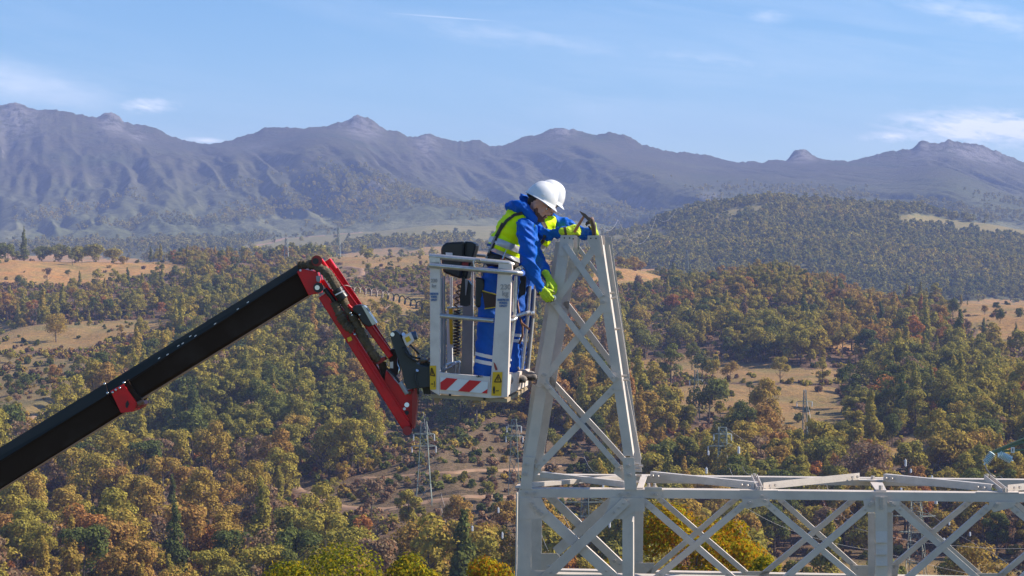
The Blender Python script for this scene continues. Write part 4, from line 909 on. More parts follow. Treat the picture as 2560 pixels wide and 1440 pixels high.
def boom_section(name, top0, mid0, bot0, top1, mid1, bot1, Yc, hd, m):
    """hollow-looking hexagonal boom: outline rows at both ends (photo points of upper edge, shoulder and lower edge)"""
    def prof(t, md, b):
        T, Mx, Bt = P(*t, Yc), P(*md, Yc), P(*b, Yc)
        e = (T - Bt).normalized()
        return [T + YA * hd * 0.35, T + YA * hd * 0.75, Mx + YA * (hd * 1.0), Mx + YA * hd, Bt + YA * hd + e * 0.02, Bt + YA * hd * 0.8, Bt - YA * hd * 0.8, Bt - YA * hd + e * 0.02, Mx - YA * hd]
    a, b = prof(top0, mid0, bot0), prof(top1, mid1, bot1); k = len(a); mb = MB()
    fs = [tuple(range(k)), tuple(range(k, 2 * k))[::-1]]; mi = [0, 0]
    for i in range(k):
        fs.append((i, k + i, k + (i + 1) % k, (i + 1) % k)); mi.append(1 if i in (8, 0) else (2 if i == 5 else 0))
    bse = len(mb.v); mb.v += a + b; mb.f += fs; mb.mi += mi
    return mb.build(name, m, lift)
M_lit_edge = mat('boom_edge_lit', (0.42, 0.22, 0.12), 0.5)  # orange stands in for sunlight along the boom's lower edge
boom_section('inner_boom', (748, 658), (760, 676), (776, 737), (230, 981), (250, 1004), (270, 1046), 16.6, 0.12, [M_boom, M_boomtop, M_boom])
boom_section('outer_boom', (262, 958), (278, 984), (312, 1031), (-500, 1423), (-480, 1461), (-440, 1505), 16.6, 0.135, [M_boom, M_boomtop, M_boom])
# thin lower lip of both booms, its sunlit look put into the colour
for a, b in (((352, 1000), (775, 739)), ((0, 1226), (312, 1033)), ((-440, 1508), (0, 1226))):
    MB().tube([Q(*a, 16.47), Q(*b, 16.47)], 0.008, 6).build('lower_lip', M_lit_edge, lift)
MB().tube([Q(318, 955, 16.45), Q(746, 682, 16.45)], 0.007, 6).build('shoulder_ridge', M_boom, lift)
MB().tube([Q(-40, 1178, 16.44), Q(270, 988, 16.44)], 0.007, 6).build('shoulder_ridge', M_boom, lift)
for (x, y) in ((617, 757), (592, 774), (535, 811), (486, 841), (473, 842), (454, 860), (443, 866), (416, 888), (395, 897)):
    MB().bar(Q(x, y, 16.455), Q(x + 5, y - 3, 16.455), Vector((0, 0, 1)), 0.004, YA, 0, 0.003).build('paint_chip', M_white, lift)
# red collar at the boom joint
col_ = prism('collar', [(276, 977), (308, 960), (326, 985), (343, 1008), (334, 1029), (302, 1032)], 16.42, 16.72, M_red)
mb = MB()
for (x, y) in ((282, 981), (290, 975), (300, 970), (269, 983), (310, 957), (262, 960)): mb.ball(Q(x, y, 16.40), 0.012, 8, 6)
mb.build('collar_bolts', M_chrome, lift, smooth=True)
prism('collar_slot', [(314, 1008), (319, 1001), (323, 1010), (318, 1021), (314, 1018)], 16.415, 16.425, M_ink, col_)
MB().tube([Q(345, 1010, 16.4), Q(360, 1003, 16.4)], 0.02, 8).build('hose_stub', M_brown, lift)
prism('collar_lip', [(335, 1012), (355, 1004), (360, 1012), (352, 1022), (336, 1020)], 16.44, 16.64, M_redd)
prism('boom_seal', [(306, 955), (318, 950), (354, 1000), (345, 1010)], 16.44, 16.76, M_boom)
# red head plate at the tip of the boom
prism('boom_head', [(742, 679), (755, 672), (792, 680), (798, 700), (796, 734), (771, 738)], 16.42, 16.78, M_red, bevel=0.004)
mb = MB(); mb.tube([Q(796, 719, 16.36), Q(796, 719, 16.86)], 0.042, 16); mb.build('pivot_pin', M_blk, lift, smooth=40)
mb = MB(); mb.tube([Q(793, 719, 16.34), Q(793, 719, 16.37)], 0.020, 12); mb.build('pivot_nut', M_chrome, lift, smooth=40)
MB().ball(Q(751, 676, 16.42), 0.010).build('head_bolt', M_white, lift, smooth=True)
mb = MB(); mb.tube([Q(792, 652, 16.40), Q(792, 652, 16.80)], 0.045, 16); mb.build('upper_pivot', M_redd, lift, smooth=40)
mb = MB(); mb.tube([Q(789, 653, 16.385), Q(789, 653, 16.41)], 0.026, 12); mb.build('pivot_bush', M_blk, lift, smooth=40)
prism('head_bracket', [(790, 690), (800, 690), (800, 702), (796, 706), (791, 702)], 16.40, 16.44, M_alud)
# --- jib parallelogram : paired red bars, near and far
def jibbar(name, a, b, wpx, Y0, dy, lip=True, m=M_red):
    p0, p1 = Q(*a, Y0), Q(*b, Y0); d = (p1 - p0).normalized(); u = d.cross(YA).normalized(); u = u if u.z > 0 else -u; h = wpx / 2 / 301
    mb = MB(); mb.bar(p0, p1, u, h, YA, 0, dy); o = mb.build(name, m, lift, bevel=0.008)
    if lip: MB().bar(p0 + d * 0.1, p1 - d * 0.05, u, (h, h + 0.010), YA, -0.006, 0.02).build('bar_lip', M_red, o)
    return o
jibbar('jib_bar', (806, 738), (1018, 1070), 24, 16.42, 0.10)
jibbar('jib_bar', (798, 650), (977, 893), 15, 16.46, 0.06)
jibbar('jib_bar', (818, 650), (986, 905), 17, 16.62, 0.10)
jibbar('jib_bar', (806, 700), (850, 770), 10, 16.60, 0.08)
jibbar('jib_bar', (850, 770), (1010, 1040), 12, 16.66, 0.10, False, M_redd)
jibbar('jib_bar', (890, 860), (960, 972), 5, 16.41, 0.02, False)
prism('jib_tie', [(930, 905), (948, 895), (962, 893), (965, 900), (945, 912)], 16.46, 16.64, M_redd)
knu = prism('jib_knuckle', [(965, 925), (1000, 965), (1018, 975), (1032, 972), (1036, 1000), (1036, 1060), (1026, 1082), (1008, 1072), (985, 1020), (960, 960)], 16.44, 16.62, M_red, bevel=0.004)
prism('knuckle_edge', [(1030, 985), (1041, 960), (1043, 1010), (1036, 1072), (1030, 1070)], 16.40, 16.66, M_redd)
for (x, y, r_, m_) in ((1017, 1012, 0.020, M_chrome), (1011, 1022, 0.012, M_white), (1017, 1032, 0.018, M_ink), (1023, 982, 0.016, M_brown), (1018, 1077, 0.030, M_redd)):
    MB().tube([Q(x, y, 16.42), Q(x, y, 16.46)], r_, 12).build('pin', m_, lift, smooth=40)
MB().tube([Q(1018, 1077, 16.36), Q(1018, 1077, 16.70)], 0.038, 14).build('lower_pivot', M_redd, lift, smooth=40)
yl = prism('warning_sticker', [(867, 845), (877, 841), (881, 850), (871, 855)], 16.405, 16.409, M_yel)
# hose bundle in its woven sleeve
def wob(pts, r, seed, n=40, amp=0.15):
    rs = random.Random(seed); P3 = [Q(x, y, Y) for x, y, Y in pts]; out = []; rr = []
    for i in range(n + 1):
        t = i / n * (len(P3) - 1); k = min(int(t), len(P3) - 2); u_ = t - k; a, b = P3[max(k - 1, 0)], P3[k]; c, d = P3[k + 1], P3[min(k + 2, len(P3) - 1)]
        out.append(0.5 * ((2 * b) + (-a + c) * u_ + (2 * a - 5 * b + 4 * c - d) * u_ ** 2 + (-a + 3 * b - 3 * c + d) * u_ ** 3)); rr.append(r * (1 + rs.uniform(-amp, amp)))
    return out, rr
def hose(name, pts, r, m, seed=1, n=40, amp=0.15, seg=12, parent=lift):
    p, rr = wob(pts, r, seed, n, amp); return MB().tube(p, rr, seg).build(name, m, parent, smooth='all')
hose('hose_sleeve', [(748, 664, 16.5), (770, 661, 16.48), (795, 668, 16.45), (815, 680, 16.40), (832, 702, 16.38), (850, 735, 16.38)], 0.036, M_sleeve, 2, 60, 0.2)
hose('hose_sleeve', [(848, 735, 16.40), (866, 765, 16.40), (886, 800, 16.40), (905, 838, 16.40), (928, 878, 16.44), (944, 900, 16.48)], 0.036, M_sleeve, 4, 60, 0.18)
hose('hose_sleeve', [(955, 905, 16.54), (962, 945, 16.54), (975, 985, 16.54), (1000, 1015, 16.54)], 0.030, M_sleeve, 5, 30, 0.1)
hose('jib_cylinder', [(812, 722, 16.40), (828, 742, 16.40), (838, 756, 16.40)], 0.020, M_blk, 6, 10, 0.0)
hose('cylinder_cover', [(836, 754, 16.39), (850, 785, 16.39), (866, 812, 16.39), (884, 826, 16.39)], 0.040, M_sleeve, 7, 40, 0.22)
hose('black_clamp', [(842, 722, 16.36), (850, 735, 16.36), (860, 748, 16.36)], 0.046, M_blk, 8, 12, 0.08)
hose('clamp_strap', [(838, 738, 16.31), (850, 732, 16.31), (860, 728, 16.32)], 0.005, M_white, 9, 8, 0)
# work lamp / winch on the jib
wl = prism('lamp_housing', [(880, 775), (886, 763), (905, 762), (918, 772), (932, 800), (936, 812), (922, 818), (905, 808), (896, 790)], 16.30, 16.50, M_blk, bevel=0.01)
prism('lamp_glass', [(903, 763), (912, 766), (941, 808), (931, 813)], 16.29, 16.48, mat('lamp_glass', (0.42, 0.47, 0.45), 0.12, 0.3), wl)
mb = MB()
for (x, y) in ((899, 787), (880, 788), (876, 783), (887, 836)): mb.ball(Q(x, y, 16.29), 0.010, 8, 6)
mb.build('lamp_screws', M_chrome, lift, smooth=True)
hose('red_hose_end', [(870, 762, 16.36), (878, 770, 16.36), (884, 776, 16.36)], 0.012, M_red, 3, 6, 0)
# link arm between jib and basket
link = prism('link_arm', [(974, 836), (979, 829), (990, 827), (997, 833), (1006, 850), (1029, 893), (1042, 908), (1052, 915), (1077, 917), (1077, 967), (1052, 970), (1017, 973), (1011, 957), (1002, 917), (982, 862)], 16.38, 16.56, M_link, bevel=0.004)
prism('link_arm', [(974, 874), (988, 872), (998, 900), (1000, 930), (990, 940), (974, 925)], 16.52, 16.66, mat('link_inner', (0.06, 0.03, 0.028), 0.6))
MB().tube([Q(981, 836, 16.36), Q(981, 836, 16.60)], 0.017, 14).build('link_pin', M_chrome, link, smooth=40)
prism('link_label', [(975, 905), (983, 904), (983, 921), (975, 920)], 16.45, 16.455, M_alu, lift)
prism('basket_mount', [(1050, 905), (1076, 905), (1076, 985), (1060, 985), (1052, 960)], 16.50, 17.0, M_link)
hose('tilt_cylinder', [(968, 922, 16.42), (985, 938, 16.40), (1000, 958, 16.39), (1012, 978, 16.39)], 0.010, M_blk, 1, 10, 0.0)
hose('cylinder_body', [(1000, 955, 16.38), (1018, 985, 16.38)], 0.019, M_alud, 1, 6, 0.0)
for k, pts in enumerate([[(1042, 926, 16.36), (1038, 945, 16.35), (1044, 965, 16.35), (1046, 985, 16.36)], [(998, 880, 16.5), (994, 905, 16.45), (999, 920, 16.42), (996, 935, 16.42)],
                         [(1008, 868, 16.36), (1020, 885, 16.34), (1035, 893, 16.34), (1050, 896, 16.4)], [(1025, 862, 16.36), (1038, 875, 16.35), (1047, 885, 16.38)], [(1046, 900, 16.40), (1058, 906, 16.42), (1074, 897, 16.5)],
                         [(1050, 903, 16.36), (1062, 901, 16.36), (1072, 906, 16.5)], [(1012, 880, 16.33), (1028, 896, 16.33), (1046, 905, 16.36)]]):
    hose('hydraulic_hose', pts, 0.009 if k != 0 else 0.008, [M_blk, M_chrome, M_blk, M_blk, M_brown, M_sleeve, M_blk][k], k, 14, 0.1, 8)
mb = MB(); mb.tube([Q(1040, 930, 16.37), Q(1043, 926, 16.35)], 0.013, 10).build('hose_fitting', M_chrome, lift, smooth=40)
MB().tube([Q(1001, 843, 16.45), Q(1009, 836, 16.40)], 0.018, 10).build('valve', M_chrome, lift, smooth=40)
# small electric motor box
mo = prism('motor_box', [(1005, 842), (1027, 831), (1036, 852), (1018, 867), (1013, 862)], 16.34, 16.50, M_alu, bevel=0.006)
MB().tube([Q(1027, 841, 16.40), Q(1042, 838, 16.40)], 0.036, 18).build('motor', mat('motor_blue', (0.07, 0.10, 0.17), 0.4), mo, smooth=40)
MB().tube([Q(1040, 839, 16.40), Q(1043, 838, 16.40)], 0.034, 18).build('motor_cap', M_alu, mo, smooth=40)
prism('warning_sticker', [(1012, 845), (1022, 840), (1028, 850), (1017, 857)], 16.335, 16.339, M_yel, mo)
# coiled cable swinging from jib to basket
pts = []
n = 420
for i in range(n):
    t = i / n; k = t * 13.0; base = (878 + (1062 - 878) * t, 722 + 46 * t - 6 * math.sin(t * 3.14)); amp = 0.030 * (0.35 + 0.65 * min(1, t * 5))
    pts.append(P(*base, 16.55) + Vector((math.sin(k * 2 * math.pi) * 0.014, math.cos(k * 2 * math.pi) * 0.03, amp * (math.cos(k * 2 * math.pi)))))
MB().tube([Q(858, 714, 16.5), Q(868, 714, 16.52), pts[0]] + pts, 0.0052, 5).build('coiled_cable', mat('coil_cable', (0.26, 0.21, 0.19), 0.45), lift, smooth='all')
# ------------------------------------------------------------------ basket
BY = 16.30; BYAW = R(9); BW = Vector((math.sin(BYAW), math.cos(BYAW), 0)); BO = P(1170, 960, BY)
def bp(px, py, w=0.0): return onplane(px, py, w, BO, BW)
basket = thing('work_basket', 'open aluminium work basket with red and white striped panel holding the two workers', 'basket', P(1170, 985, 16.8))
lift['label'] = 'black telescopic boom with red collar and folding red jib arm'
LEN = 1.05
def bplate(name, pts, w=0.0, t=0.02, m=M_alu, parent=basket, bevel=0.0):
    P3 = [bp(x, y, w) for x, y in pts]; mb = MB(); mb.plate(P3, BW, t); return mb.build(name, m, parent, bevel=bevel)
pl = bplate('corner_post', [(1074, 652), (1100, 654), (1099, 990), (1075, 975)], 0, 0.05, bevel=0.006)
pr = bplate('corner_post', [(1245, 668), (1279, 672), (1269, 993), (1224, 996)], 0, 0.05, bevel=0.006)
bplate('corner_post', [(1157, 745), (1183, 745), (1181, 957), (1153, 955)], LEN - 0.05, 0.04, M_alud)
def btube(name, pts, r=0.019, m=M_tube, parent=basket): return MB().tube([bp(*p) for p in pts], r, 12).build(name, m, parent, smooth=50)
btube('top_rail', [(1073, 640, 0.02), (1272, 658, 0.02), (1281, 662, 0.05)], 0.022)
btube('top_rail', [(1074, 663, -0.01), (1230, 677, -0.01), (1292, 682, 0.0), (1303, 684, 0.06)], 0.021)
bplate('rail_end_plate', [(1072, 640), (1100, 643), (1100, 668), (1074, 664)], 0.0, 0.045, M_tube, bevel=0.004)
bplate('rail_end_plate', [(1246, 656), (1280, 660), (1281, 684), (1246, 680)], 0.0, 0.045, M_alu, bevel=0.004)
btube('mid_rail', [(1097, 789, 0.02), (1234, 802, 0.02)], 0.019)
btube('mid_rail', [(1266, 803, 0.04), (1284, 800, 0.06), (1290, 796, 0.10)], 0.017)
btube('mid_rail', [(1284, 792, 0.10), (1318, 782, 0.65), (1324, 780, 0.70)], 0.017)
btube('mid_rail', [(1318, 784, 0.66), (1332, 783, 0.9), (1332, 792, 0.95)], 0.019)
btube('mid_rail', [(1118, 770, LEN), (1182, 766, LEN), (1212, 772, LEN)], 0.012)
btube('top_rail', [(1098, 643, LEN), (1182, 637, LEN), (1215, 640, LEN)], 0.014)
btube('top_rail', [(1292, 676, 0.05), (1304, 668, 0.6), (1318, 660, 1.0)], 0.018)
btube('low_rail', [(1100, 925, 0.55), (1118, 912, 0.8), (1148, 905, LEN)], 0.014)
btube('side_post', [(1103, 695, 0.4), (1104, 940, 0.4)], 0.014, M_alud)
btube('side_post', [(1110, 690, 0.62), (1112, 935, 0.62)], 0.010, M_alud)
btube('side_post', [(1128, 692, LEN), (1128, 780, LEN)], 0.012)
btube('side_post', [(1181, 640, LEN), (1181, 770, LEN)], 0.010, M_tube)
btube('side_post', [(1182, 760, LEN), (1181, 900, LEN), (1184, 908, LEN), (1196, 908, LEN)], 0.009, M_tube)
btube('side_post', [(1290, 690, 0.15), (1286, 800, 0.15), (1264, 948, 0.12)], 0.017, M_tube)
btube('side_post', [(1324, 715, 0.75), (1318, 800, 0.75), (1304, 925, 0.75)], 0.017, M_tube)
btube('side_post', [(1335, 722, 0.98), (1331, 800, 0.98), (1318, 935, 0.98)], 0.017, M_alud)
btube('side_post', [(1279, 700, 0.08), (1284, 706, 0.1), (1282, 780, 0.1)], 0.008, M_tube)
# kick boards
bplate('kick_board', [(1098, 931), (1226, 942), (1226, 996), (1098, 984)], 0.004, 0.03, bevel=0.004)
def side_board(name, pts, m=M_alu, t=0.02):
    P3 = [bp(*p) for p in pts]; mb = MB(); n = (P3[1] - P3[0]).cross(P3[2] - P3[0]).normalized(); n = n if n.x < 0 else -n; mb.plate(P3, n, t); return mb.build(name, m, basket)
side_board('kick_board', [(1268, 944, 0.03), (1274, 938, 0.10), (1272, 986, 0.10), (1266, 993, 0.03)])
sb = side_board('kick_board', [(1274, 937, 0.11), (1325, 922, 1.0), (1322, 962, 1.0), (1270, 988, 0.11)])
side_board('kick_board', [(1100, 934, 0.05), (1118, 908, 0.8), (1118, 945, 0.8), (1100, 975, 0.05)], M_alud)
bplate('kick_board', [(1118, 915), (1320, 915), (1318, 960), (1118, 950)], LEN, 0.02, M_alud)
prism_ = [bp(1076, 985, 0.03), bp(1268, 997, 0.03), bp(1320, 965, 1.0), bp(1122, 955, 1.0)]
MB().plate(prism_, -GZ, 0.03).build('floor', mat('basket_floor', (0.33, 0.26, 0.17), 0.6), basket)
for x0, x1 in ((1084, 1100), (1182, 1200)):
    mb = MB(); mb.hexa([bp(x0, 990, 0.1), bp(x1, 991, 0.1), bp(x1, 991, 0.2), bp(x0, 990, 0.2)], [bp(x0 + 2, 1008, 0.1), bp(x1 - 3, 1009, 0.1), bp(x1 - 3, 1009, 0.2), bp(x0 + 2, 1008, 0.2)]).build('floor_foot', mat('raw_bracket', (0.34, 0.25, 0.16), 0.6), basket)
mb = MB()
for (x, y) in ((1125, 987), (1211, 997)): mb.box(bp(x, y, 0.02), XA * 0.009, YA * 0.02, GZ * 0.009)
mb.build('socket', M_ink, basket)
# striped panel
stripe = [(1101, 943), (1220, 955), (1218, 984), (1101, 974)]
board = bplate('striped_panel', stripe, -0.006, 0.006, M_white, basket)
def along(u, v): # u along, v down in panel
    a = Vector((*stripe[0], 0)).lerp(Vector((*stripe[1], 0)), u); b = Vector((*stripe[3], 0)).lerp(Vector((*stripe[2], 0)), u); c = a.lerp(b, v); return c.x, c.y
for poly in ([(0.13, 0.0), (0.36, 0.0), (0.12, 1.0), (0.0, 1.0), (0.0, 0.42)], [(0.61, 0.0), (0.86, 0.0), (0.62, 1.0), (0.375, 1.0)], [(1.0, 0.60), (1.0, 1.0), (0.875, 1.0)]):
    bplate('red_stripe', [along(*p) for p in poly], -0.009, 0.002, M_redtape, board)
# yellow warning labels
def label_plate(pts, tri, low):
    lb = bplate('warning_label', pts, -0.007, 0.003, M_yel, basket)
    (ax, ay), (bx, by), (cx, cy) = tri
    mb = MB()
    for p, q in (((ax, ay), (bx, by)), ((bx, by), (cx, cy)), ((cx, cy), (ax, ay))):
        a, b = bp(*p, -0.011), bp(*q, -0.011); mb.bar(a, b, (b - a).normalized().cross(BW), 0.0045, BW, 0, 0.002)
    mx_, my = (ax + bx + cx) / 3, (ay + by + cy) / 3
    mb.bar(bp(mx_, my - 6, -0.011), bp(mx_, my + 3, -0.011), XA, 0.004, BW, 0, 0.002); mb.bar(bp(mx_, my + 5, -0.011), bp(mx_, my + 6.5, -0.011), XA, 0.004, BW, 0, 0.002)
    mb.build('warning_triangle', mat('dark_print', (0.10, 0.05, 0.01), 0.6), lb); return lb
l2 = label_plate([(1232, 930), (1256, 930), (1253, 990), (1228, 989)], [(1246, 936), (1236, 955), (1253, 955)], True)
l1 = label_plate([(1074.5, 914), (1090, 914), (1090, 974), (1075, 974)], [(1079, 920), (1076, 938), (1087, 940)], False)
mb = MB(); mb.ball(bp(1235, 968, -0.010), 0.007, 8, 6); mb.bar(bp(1235, 970, -0.011), bp(1235, 977, -0.011), XA, 0.008, BW, 0, 0.002); mb.bar(bp(1233.8, 977, -0.011), bp(1233.8, 984, -0.011), XA, 0.0028, BW, 0, 0.002); mb.bar(bp(1236.4, 977, -0.011), bp(1236.4, 984, -0.011), XA, 0.0028, BW, 0, 0.002)
mb.bar(bp(1240, 977, -0.011), bp(1247, 977, -0.011), GZ, 0.003, BW, 0, 0.002); mb.build('pictogram', M_ink, l2)
mb = MB(); mb.bar(bp(1078, 960, -0.011), bp(1083, 960, -0.011), GZ, 0.004, BW, 0, 0.002); mb.bar(bp(1086, 953, -0.011), bp(1087, 966, -0.011), XA, 0.002, BW, 0, 0.002); mb.bar(bp(1084, 967, -0.011), bp(1087, 967, -0.011), GZ, 0.002, BW, 0, 0.002); mb.build('pictogram', M_ink, l1)
# stencilled writing on the posts
def text(s, px, py, hpx, m, parent, w=-0.004, sx=1.0, align='CENTER', O=None):
    cu = bpy.data.curves.new('lettering', 'FONT'); cu.body = s; cu.size = hpx / 307 * 1.38; cu.align_x = align; cu.align_y = 'CENTER'; cu.extrude = 0.0008; cu.offset = 0.0012
    t = bpy.data.objects.new('lettering', cu); C.objects.link(t); bpy.context.view_layer.update()
    me = bpy.data.meshes.new_from_object(t.evaluated_get(bpy.context.evaluated_depsgraph_get())); bpy.data.objects.remove(t)
    c = bp(px, py, w) - offset_of(parent); Mx = Matrix((( BW.y, 0, BW.x, c.x), (-BW.x, 0, BW.y, c.y), (0, 1, 0, c.z), (0, 0, 0, 1))); Mx = Mx @ Matrix.Diagonal((sx, 1, 1, 1))
    me.transform(Mx); me.materials.clear(); me.materials.append(m); o = bpy.data.objects.new('lettering', me); C.objects.link(o); o.parent = parent; return o
text('230', 1264, 718, 13, M_stencil, pr); text('kg', 1263, 734, 13, M_stencil, pr)
for i, w_ in enumerate(('UNRESTRICTED', 'WORKING', 'CAPACITY')):
    text(w_, 1258, 750 + i * 7.5, 5.5, M_blueink, pr, sx=0.56); text(w_, 1085, 735 + i * 7.5, 5.5, M_blueink, pl, sx=0.42)
text('230', 1085, 702, 9, M_stencil, pl, sx=0.9); text('kg', 1085, 715, 9, M_stencil, pl)
mb = MB(); mb.plate([bp(x, y, -0.001) for x, y in ((1234, 905), (1238, 909), (1243, 920), (1244, 925), (1239, 926), (1236, 918))], -BW, 0.002).build('red_scrape', mat('scrape_red', (0.32, 0.05, 0.04), 0.6), pr)
text('UN 1', 1199, 941, 5, M_ink, basket, w=-0.001)
# console under its black cover, and the cable coil beneath
con = thing('control_console', 'black hooded control console hung on the back of the basket', 'control box', bp(1140, 700, LEN - 0.1))
k1 = [(1101, 622), (1106, 612), (1116, 606), (1162, 603), (1158, 640), (1152, 698), (1108, 682), (1103, 660)]
def bpr(name, pts, w0, w1, m, parent, bevel=0.0):
    a = [bp(x, y, w0) for x, y in pts]; b = [v + BW * (w1 - w0) for v in a]; k = len(a); mb = MB(); mb.add(a + b, [tuple(range(k)), tuple(range(k, 2 * k))[::-1]] + [(i, k + i, k + (i + 1) % k, (i + 1) % k) for i in range(k)]); return mb.build(name, m, parent, bevel=bevel)
bpr('cover', k1, 0.62, 0.9, M_blk, con, 0.02)
bpr('cover_side', [(1160, 603), (1180, 605), (1190, 611), (1188, 622), (1180, 650), (1172, 672), (1166, 698), (1152, 696), (1155, 650)], 0.68, 0.86, M_blk, con, 0.012)
bpr('console_panel', [(1183, 607), (1190, 610), (1180, 650), (1176, 650)], 0.70, 0.80, mat('console_red', (0.16, 0.03, 0.03), 0.5), con)
bpr('label', [(1114, 631), (1131, 632), (1131, 645), (1115, 643)], 0.612, 0.618, M_white, con)
bpr('strap', [(1155, 690), (1162, 695), (1165, 712), (1170, 700), (1178, 712), (1176, 762), (1166, 766), (1150, 764), (1149, 745)], 0.66, 0.74, M_blk, con)
bpr('strap_light', [(1163, 697), (1170, 700), (1165, 738), (1163, 738)], 0.645, 0.65, M_alud, con)
mb = MB(); mb.box(bp(1162, 662, 0.64), XA * 0.03, YA * 0.01, GZ * 0.02); mb.box(bp(1130, 655, 0.7), XA * 0.01, YA * 0.01, GZ * 0.01); mb.build('switch_panel', M_redd, con)
def coil(name, a, b, w, rr, turns, rad, m, parent):
    p0, p1 = bp(*a, w), bp(*b, w); n = int(turns * 14); pts = []
    ax = (p1 - p0).normalized(); u = ax.cross(YA).normalized(); v = ax.cross(u)
    for i in range(n + 1):
        t = i / n; an = t * turns * 2 * math.pi; pts.append(p0.lerp(p1, t) + (u * math.cos(an) + v * math.sin(an)) * rr)
    return MB().tube(pts, rad, 5).build(name, m, parent, smooth='all')
coil('coiled_cable', (1143, 775), (1141, 890), 0.7, 0.026, 15, 0.0065, mat('coil_dark', (0.10, 0.07, 0.065), 0.5), basket)
coil('coiled_cable', (1150, 708), (1140, 770), 0.7, 0.018, 4, 0.006, M_brown, basket)
bpr('document_tube', [(1116, 775), (1128, 772), (1131, 905), (1118, 908)], 0.72, 0.78, M_white, basket)
bpr('yellow_tag', [(1122, 773), (1131, 771), (1132, 862), (1125, 860)], 0.70, 0.715, M_yel, basket)
for (a, b, w_) in (((1130, 915), (1150, 905), 0.5), ((1138, 935), (1140, 912), 0.5), ((1147, 935), (1149, 907), 0.5), ((1112, 925), (1130, 917), 0.4)):
    btube('bracket', [(*a, w_), (*b, w_)], 0.012)
# hook over the rail, with sling
btube('carabiner', [(1186, 668, -0.03), (1184, 655, -0.03), (1190, 648, -0.03), (1198, 648, -0.03), (1202, 655, 0.05)], 0.008)
# ------------------------------------------------------------------ the two workers
from mathutils.bvhtree import BVHTree
M_skin = mat('skin', (0.82, 0.40, 0.27), 0.5, col2=(0.72, 0.32, 0.21), nscale=30)
M_jacket = mat('blue_jacket', (0.000, 0.085, 0.44), 0.62, col2=(0.000, 0.105, 0.52), nscale=6, bump=0.25, bscale=45, spec=0.25)
M_trouser = mat('blue_trousers', (0.000, 0.080, 0.42), 0.75, col2=(0.000, 0.095, 0.48), nscale=6, bump=0.3, bscale=40)
M_vest = mat('hi_vis_yellow', (0.76, 0.98, 0.002), 0.6, col2=(0.68, 0.93, 0.002), nscale=7, bump=0.2, bscale=30, spec=0.2)
M_refl = mat('reflective_band', (0.46, 0.46, 0.50), 0.35, 0.3); M_reflw = mat('white_band', (0.70, 0.72, 0.76), 0.5)
M_helm = mat('white_helmet', (0.80, 0.80, 0.82), 0.28, coat=0.5, col2=(0.74, 0.74, 0.76), nscale=5)
M_glove = mat('yellow_glove', (0.55, 0.72, 0.02), 0.7, col2=(0.40, 0.55, 0.02), nscale=20, bump=0.3, bscale=90)
M_palm = mat('glove_palm', (0.045, 0.032, 0.022), 0.7, col2=(0.08, 0.06, 0.04), nscale=30)
M_hair = mat('dark_hair', (0.030, 0.018, 0.012), 0.8, col2=(0.06, 0.035, 0.025), nscale=60); M_beard = mat('beard', (0.12, 0.055, 0.038), 0.9, col2=(0.24, 0.11, 0.075), nscale=50)
M_strap = mat('harness_webbing', (0.028, 0.022, 0.020), 0.8, col2=(0.06, 0.05, 0.045), nscale=20); M_web = mat('grey_webbing', (0.25, 0.25, 0.26), 0.7)
M_pouch = mat('brown_pouch', (0.055, 0.030, 0.024), 0.7); M_boot = mat('grey_boot', (0.16, 0.14, 0.13), 0.8, col2=(0.30, 0.27, 0.25), nscale=14); M_sole = mat('boot_sole', (0.04, 0.035, 0.03), 0.9)
M_wood = mat('hammer_handle', (0.36, 0.15, 0.07), 0.5); M_iron = mat('tool_iron', (0.12, 0.09, 0.08), 0.45, 0.6); M_lip = mat('lips', (0.42, 0.17, 0.13), 0.6)
def J(px, py, Y): return P(px, py, Y)
def cap(mb, a, b, ra, rb, seg=14):
    a, b = Vector(a), Vector(b); mb.tube([a, b], [ra, rb], seg)
    mb.ball(a, ra * 1.001, seg, 9); mb.ball(b, rb * 1.001, seg, 9)
def limb(mb, pts):
    for (a, ra), (b, rb) in zip(pts, pts[1:]): cap(mb, a, b, ra, rb)
def ell(mb, c, ax): mb.ball(c, 1, 18, 12, ax=ax)
